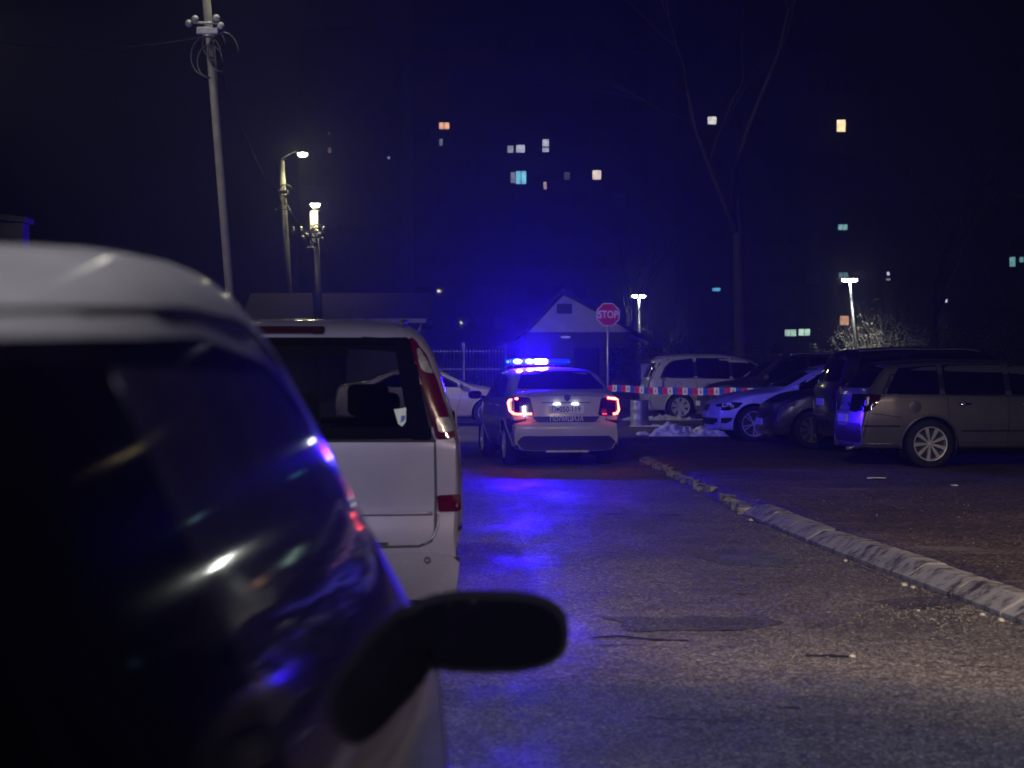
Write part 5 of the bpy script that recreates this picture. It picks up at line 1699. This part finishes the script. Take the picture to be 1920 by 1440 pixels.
def park_lamp(label, pbot, ptop, Y, energy, col=(.95, 1.0, .90)):
    bot, top = at(*pbot, Y), at(*ptop, Y)
    lean = (top - bot) / (top.z - bot.z)
    base = bot - lean * bot.z
    g = thing('park_lamp', base, label, 'street lamp', 0, 'double-headed lot lamps')
    T = top - base
    b = BM(); tube(b, [Vector((0, 0, 0)), T * .5, T], [.075, .06, .05], 12); obj('pole', b, M_galv, g)
    b = BM(); lathe(b, [(.11, 0), (.11, .25), (.08, .3)], 16); obj('base', b, M_galv, g)
    for sx in (-1, 1):
        b = BM(); rbox(b, min(0, sx * .34) + T.x, max(0, sx * .34) + T.x, -.13, .13, T.z + .06, T.z + .13, .02, 2); h_ = obj('lamp_head', b, M_galv, g)
        b = BM(); bmesh.ops.create_uvsphere(b, u_segments=14, v_segments=8, radius=1)
        for v in b.verts: v.co = Vector((T.x + sx * .18 + v.co.x * .15, T.y + v.co.y * .12, T.z + .03 + v.co.z * .09))
        obj('bulb', b, emit('lamp_glow', col, 60), h_, smooth=True)
    lamp('lamp_light', (T.x, T.y - .9, T.z - .35), energy, col, .15, g, spot=130, aim=(T.x, T.y - .9, 0), blend=.7)
    lamp('lamp_light', (T.x, T.y + .45, T.z - .35), energy, col, .15, g, spot=130, aim=(T.x, T.y + .45, 0), blend=.7)
park_lamp('double-headed white lamp beyond the house gable', (1199, 640), (1198, 556), 98, 90)
park_lamp('double-headed white lamp left of the lit shrub', (1604, 640), (1593, 526), 86, 300)

# slack cables between the near poles
def cable(name, label, a, b_, sag, r=.012):
    bm = BM()
    a, b_ = Vector(a), Vector(b_)
    tube(bm, [a.lerp(b_, t / 20) - a - Vector((0, 0, sag * 4 * (t / 20) * (1 - t / 20))) for t in range(21)], r, 5)
    o = obj(name, bm, M_trim); o.location = a
    tag(o, label, 'cable', 'overhead cables')
cable('overhead_cable', 'thin cable running left from the upper-left pole', at(392, 66, 45.9), at(-200, 30, 46), .5, .014)
cable('overhead_cable', 'thin cable sloping back from the upper-left pole to the lamp poles', at(394, 70, 46.1), at(530, 365, 97.9), .8, .014)
cable('overhead_cable', 'short cable between the two lamp poles', at(530, 366, 98.1), at(586, 440, 78.2), .3, .014)

# ------------------------------------------------------------------ trees and shrub
def bare_tree(name, label, base, height, r0, levels, seed, spread=.55, crown=None, trunkmat=None, twigmat=None, lean=(0, 0), group=None, trunk_frac=.3):
    random.seed(seed)
    g = thing(name, base, label, 'tree', 0, group)
    bt, bc_ = BM(), BM()
    def grow(p, d, ln, r, lv):
        n = 4
        pts = [p.copy()]; rs = [r]
        q = p.copy(); dd = d.copy()
        for i in range(n):
            jj = .02 if lv == levels else .13
            dd = (dd + Vector((random.gauss(0, jj), random.gauss(0, jj), random.gauss(.03, .08)))).normalized()
            q = q + dd * ln / n
            pts.append(q.copy()); rs.append(r * (1 - .45 * (i + 1) / n))
        tube(bt if lv >= levels - 1 else bc_, pts, rs, 8 if lv >= levels - 1 else (5 if lv > 1 else 3), cap=lv >= levels - 1)
        if lv <= 0: return
        k = random.choice((2, 3, 3)) + (1 if lv < levels - 1 else 0)
        for j in range(k):
            i = random.randint(2, n)
            ax = Vector((random.gauss(0, 1), random.gauss(0, 1), random.gauss(0, .4))).normalized()
            nd = (dd + ax * spread * random.uniform(.7, 1.5)).normalized()
            grow(pts[i], nd, ln * random.uniform(.55, .8), rs[i] * .62, lv - 1)
    grow(Vector((0, 0, -.05)), Vector((lean[0], lean[1], 1)).normalized(), height * trunk_frac, r0, levels)
    obj('trunk', bt, trunkmat or M_bark, g)
    obj('crown', bc_, twigmat or M_bark, g)
    return g
p = at(1392, 682, 60)
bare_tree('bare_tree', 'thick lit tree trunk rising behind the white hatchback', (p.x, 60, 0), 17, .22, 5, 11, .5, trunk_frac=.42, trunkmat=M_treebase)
p = at(1212, 682, 96)
bare_tree('bare_tree', 'bare tree with arching twigs beside the double lamp over the gable', (p.x + .6, 95.5, 0), 7.5, .12, 5, 21, .9, twigmat=M_twig, trunk_frac=.32)
p = at(1178, 682, 97)
bare_tree('bare_tree', 'slim pale trunks just left of the double lamp', (at(1186, 682, 97).x, 97.5, 0), 8, .13, 4, 5, .3, trunk_frac=.5)
p = at(1960, 682, 34)
bare_tree('bare_tree', 'big bare tree reaching over the upper right corner', (9.6, 34, LOTZ), 19, .32, 6, 31, .6, trunk_frac=.34)
p = at(1750, 682, 70)
bare_tree('bare_tree', 'dark bare tree behind the champagne estate', (p.x, 70, LOTZ), 13, .2, 5, 41, .55)

# lit shrub: twigs radiating from the base with small dry leaves
random.seed(9)
c = at(1664, 636, 88)
g = thing('leafless_shrub', (c.x, 88, LOTZ), 'broad leafless shrub lit grey-brown beside the right lamp', 'shrub')
b = BM(); lf = BM()
for i in range(360):
    a = random.uniform(-1, 1); e = random.uniform(.25, 1.35)
    d_ = Vector((a * 1.0, random.uniform(-.6, .6), e)).normalized()
    ln = random.uniform(2.2, 4.7) * (1 - .25 * abs(a))
    p0 = Vector((random.uniform(-.5, .5), random.uniform(-.3, .3), 0))
    pts = [p0]
    for k in range(5):
        d_ = (d_ + Vector((random.gauss(0, .16), random.gauss(0, .16), random.gauss(0, .1)))).normalized()
        pts.append(pts[-1] + d_ * ln / 5)
    tube(b, pts, [.018, .015, .012, .010, .007, .004], 3, cap=False)
    for k in range(40):
        q = pts[random.randint(2, 5)] + Vector((random.gauss(0, .12), random.gauss(0, .12), random.gauss(0, .12)))
        s_ = random.uniform(.02, .045)
        u = Vector((random.gauss(0, 1), random.gauss(0, 1), random.gauss(0, 1))).normalized(); w_ = u.orthogonal().normalized()
        lf.faces.new([lf.verts.new(q + u * s_), lf.verts.new(q + w_ * s_ * .5), lf.verts.new(q - u * s_), lf.verts.new(q - w_ * s_ * .5)])
obj('branches', b, M_twig, g); obj('foliage', lf, M_twig, g)

# hedge line in the dark behind the lot
random.seed(19)
for k, (px, Y, w_, h_) in enumerate(((1300, 62, 5.5, 2.0), (1830, 66, 6, 2.6))):
    p = at(px, 682, Y)
    lf = BM()
    for i in range(5200):
        q = Vector((random.uniform(-w_ / 2, w_ / 2), random.uniform(-.6, .6), random.uniform(.1, 1) ** .8 * h_ * (1 + .2 * noise.noise(Vector((i * .01, 0, 0))))))
        s_ = random.uniform(.03, .07)
        u = Vector((random.gauss(0, 1), random.gauss(0, 1), random.gauss(0, 1))).normalized(); v_ = u.orthogonal().normalized()
        lf.faces.new([lf.verts.new(q + u * s_), lf.verts.new(q + v_ * s_ * .5), lf.verts.new(q - u * s_), lf.verts.new(q - v_ * s_ * .5)])
    o = obj('hedge', lf, solid('hedge_leaf', (.05, .06, .035), .8)); o.location = (p.x, Y, LOTZ)
    tag(o, ['low dark hedge behind the silver people carrier', 'dark hedge far behind the champagne estate'][k], 'hedge', 'dark hedges behind the lot')

# ------------------------------------------------------------------ street lamps behind the viewpoint that light the road
def street_lamp(label, loc, h, energy, col, aim, spot=120, arm=(0, 1.2)):
    g = thing('street_lamp', (loc[0], loc[1], 0), label, 'street lamp', 0, 'street lamps along the near road')
    b = BM(); tube(b, [(0, 0, 0), (0, 0, h * .6), (0, 0, h)], [.11, .08, .06], 14); obj('pole', b, M_galv, g)
    ax, ay = arm
    b = BM(); tube(b, [(0, 0, h), (ax * .4, ay * .4, h + .25), (ax, ay, h + .3)], .035, 8); obj('arm', b, M_galv, g)
    b = BM(); rbox(b, ax - .14, ax + .14, ay - .3, ay + .3, h + .22, h + .34, .03, 2); hd_ = obj('lamp_head', b, M_galv, g)
    b = BM(); box(b, ax - .1, ax + .1, ay - .22, ay + .22, h + .205, h + .218); obj('lens', b, emit('lamp_glow', col, 20), hd_)
    lamp('lamp_light', (ax, ay, h + .12), energy, col, .10, g, spot=spot, aim=aim and (Vector(aim) - Vector((loc[0], loc[1], 0))), blend=.6)
street_lamp('tall street lamp behind the viewpoint over the left kerb', (-4.6, -3.0), 9.0, 5200, (.88, .83, 1.0), (-.3, 8.5, 0), 66, (1.2, 0))
street_lamp('warm street lamp behind the viewpoint at the lot corner', (8.2, 3.0), 7.0, 3900, (1.0, .74, .54), (3.4, 13.5, 0), 52, (-1.2, .4))
street_lamp('street lamp beyond the left edge that lights the crossing and the house gable', (-12.5, 37.0), 8.0, 3300, (1.0, .90, .88), (3.5, 50, 1.5), 75, (.9, .6))

# ------------------------------------------------------------------ haze
b = BM(); box(b, -260, 260, -45, 430, -1.0, 60)
m = bpy.data.materials.new('night_haze'); m.use_nodes = True
nt = m.node_tree; nt.nodes.clear()
pv = nt.nodes.new('ShaderNodeVolumePrincipled'); ou = nt.nodes.new('ShaderNodeOutputMaterial')
pv.inputs['Color'].default_value = (.8, .82, .85, 1)
pv.inputs['Density'].default_value = .0032
pv.inputs['Anisotropy'].default_value = .78
nt.links.new(pv.outputs[0], ou.inputs['Volume'])
hz_ = obj('haze', b, m); tag(hz_, kind='stuff')
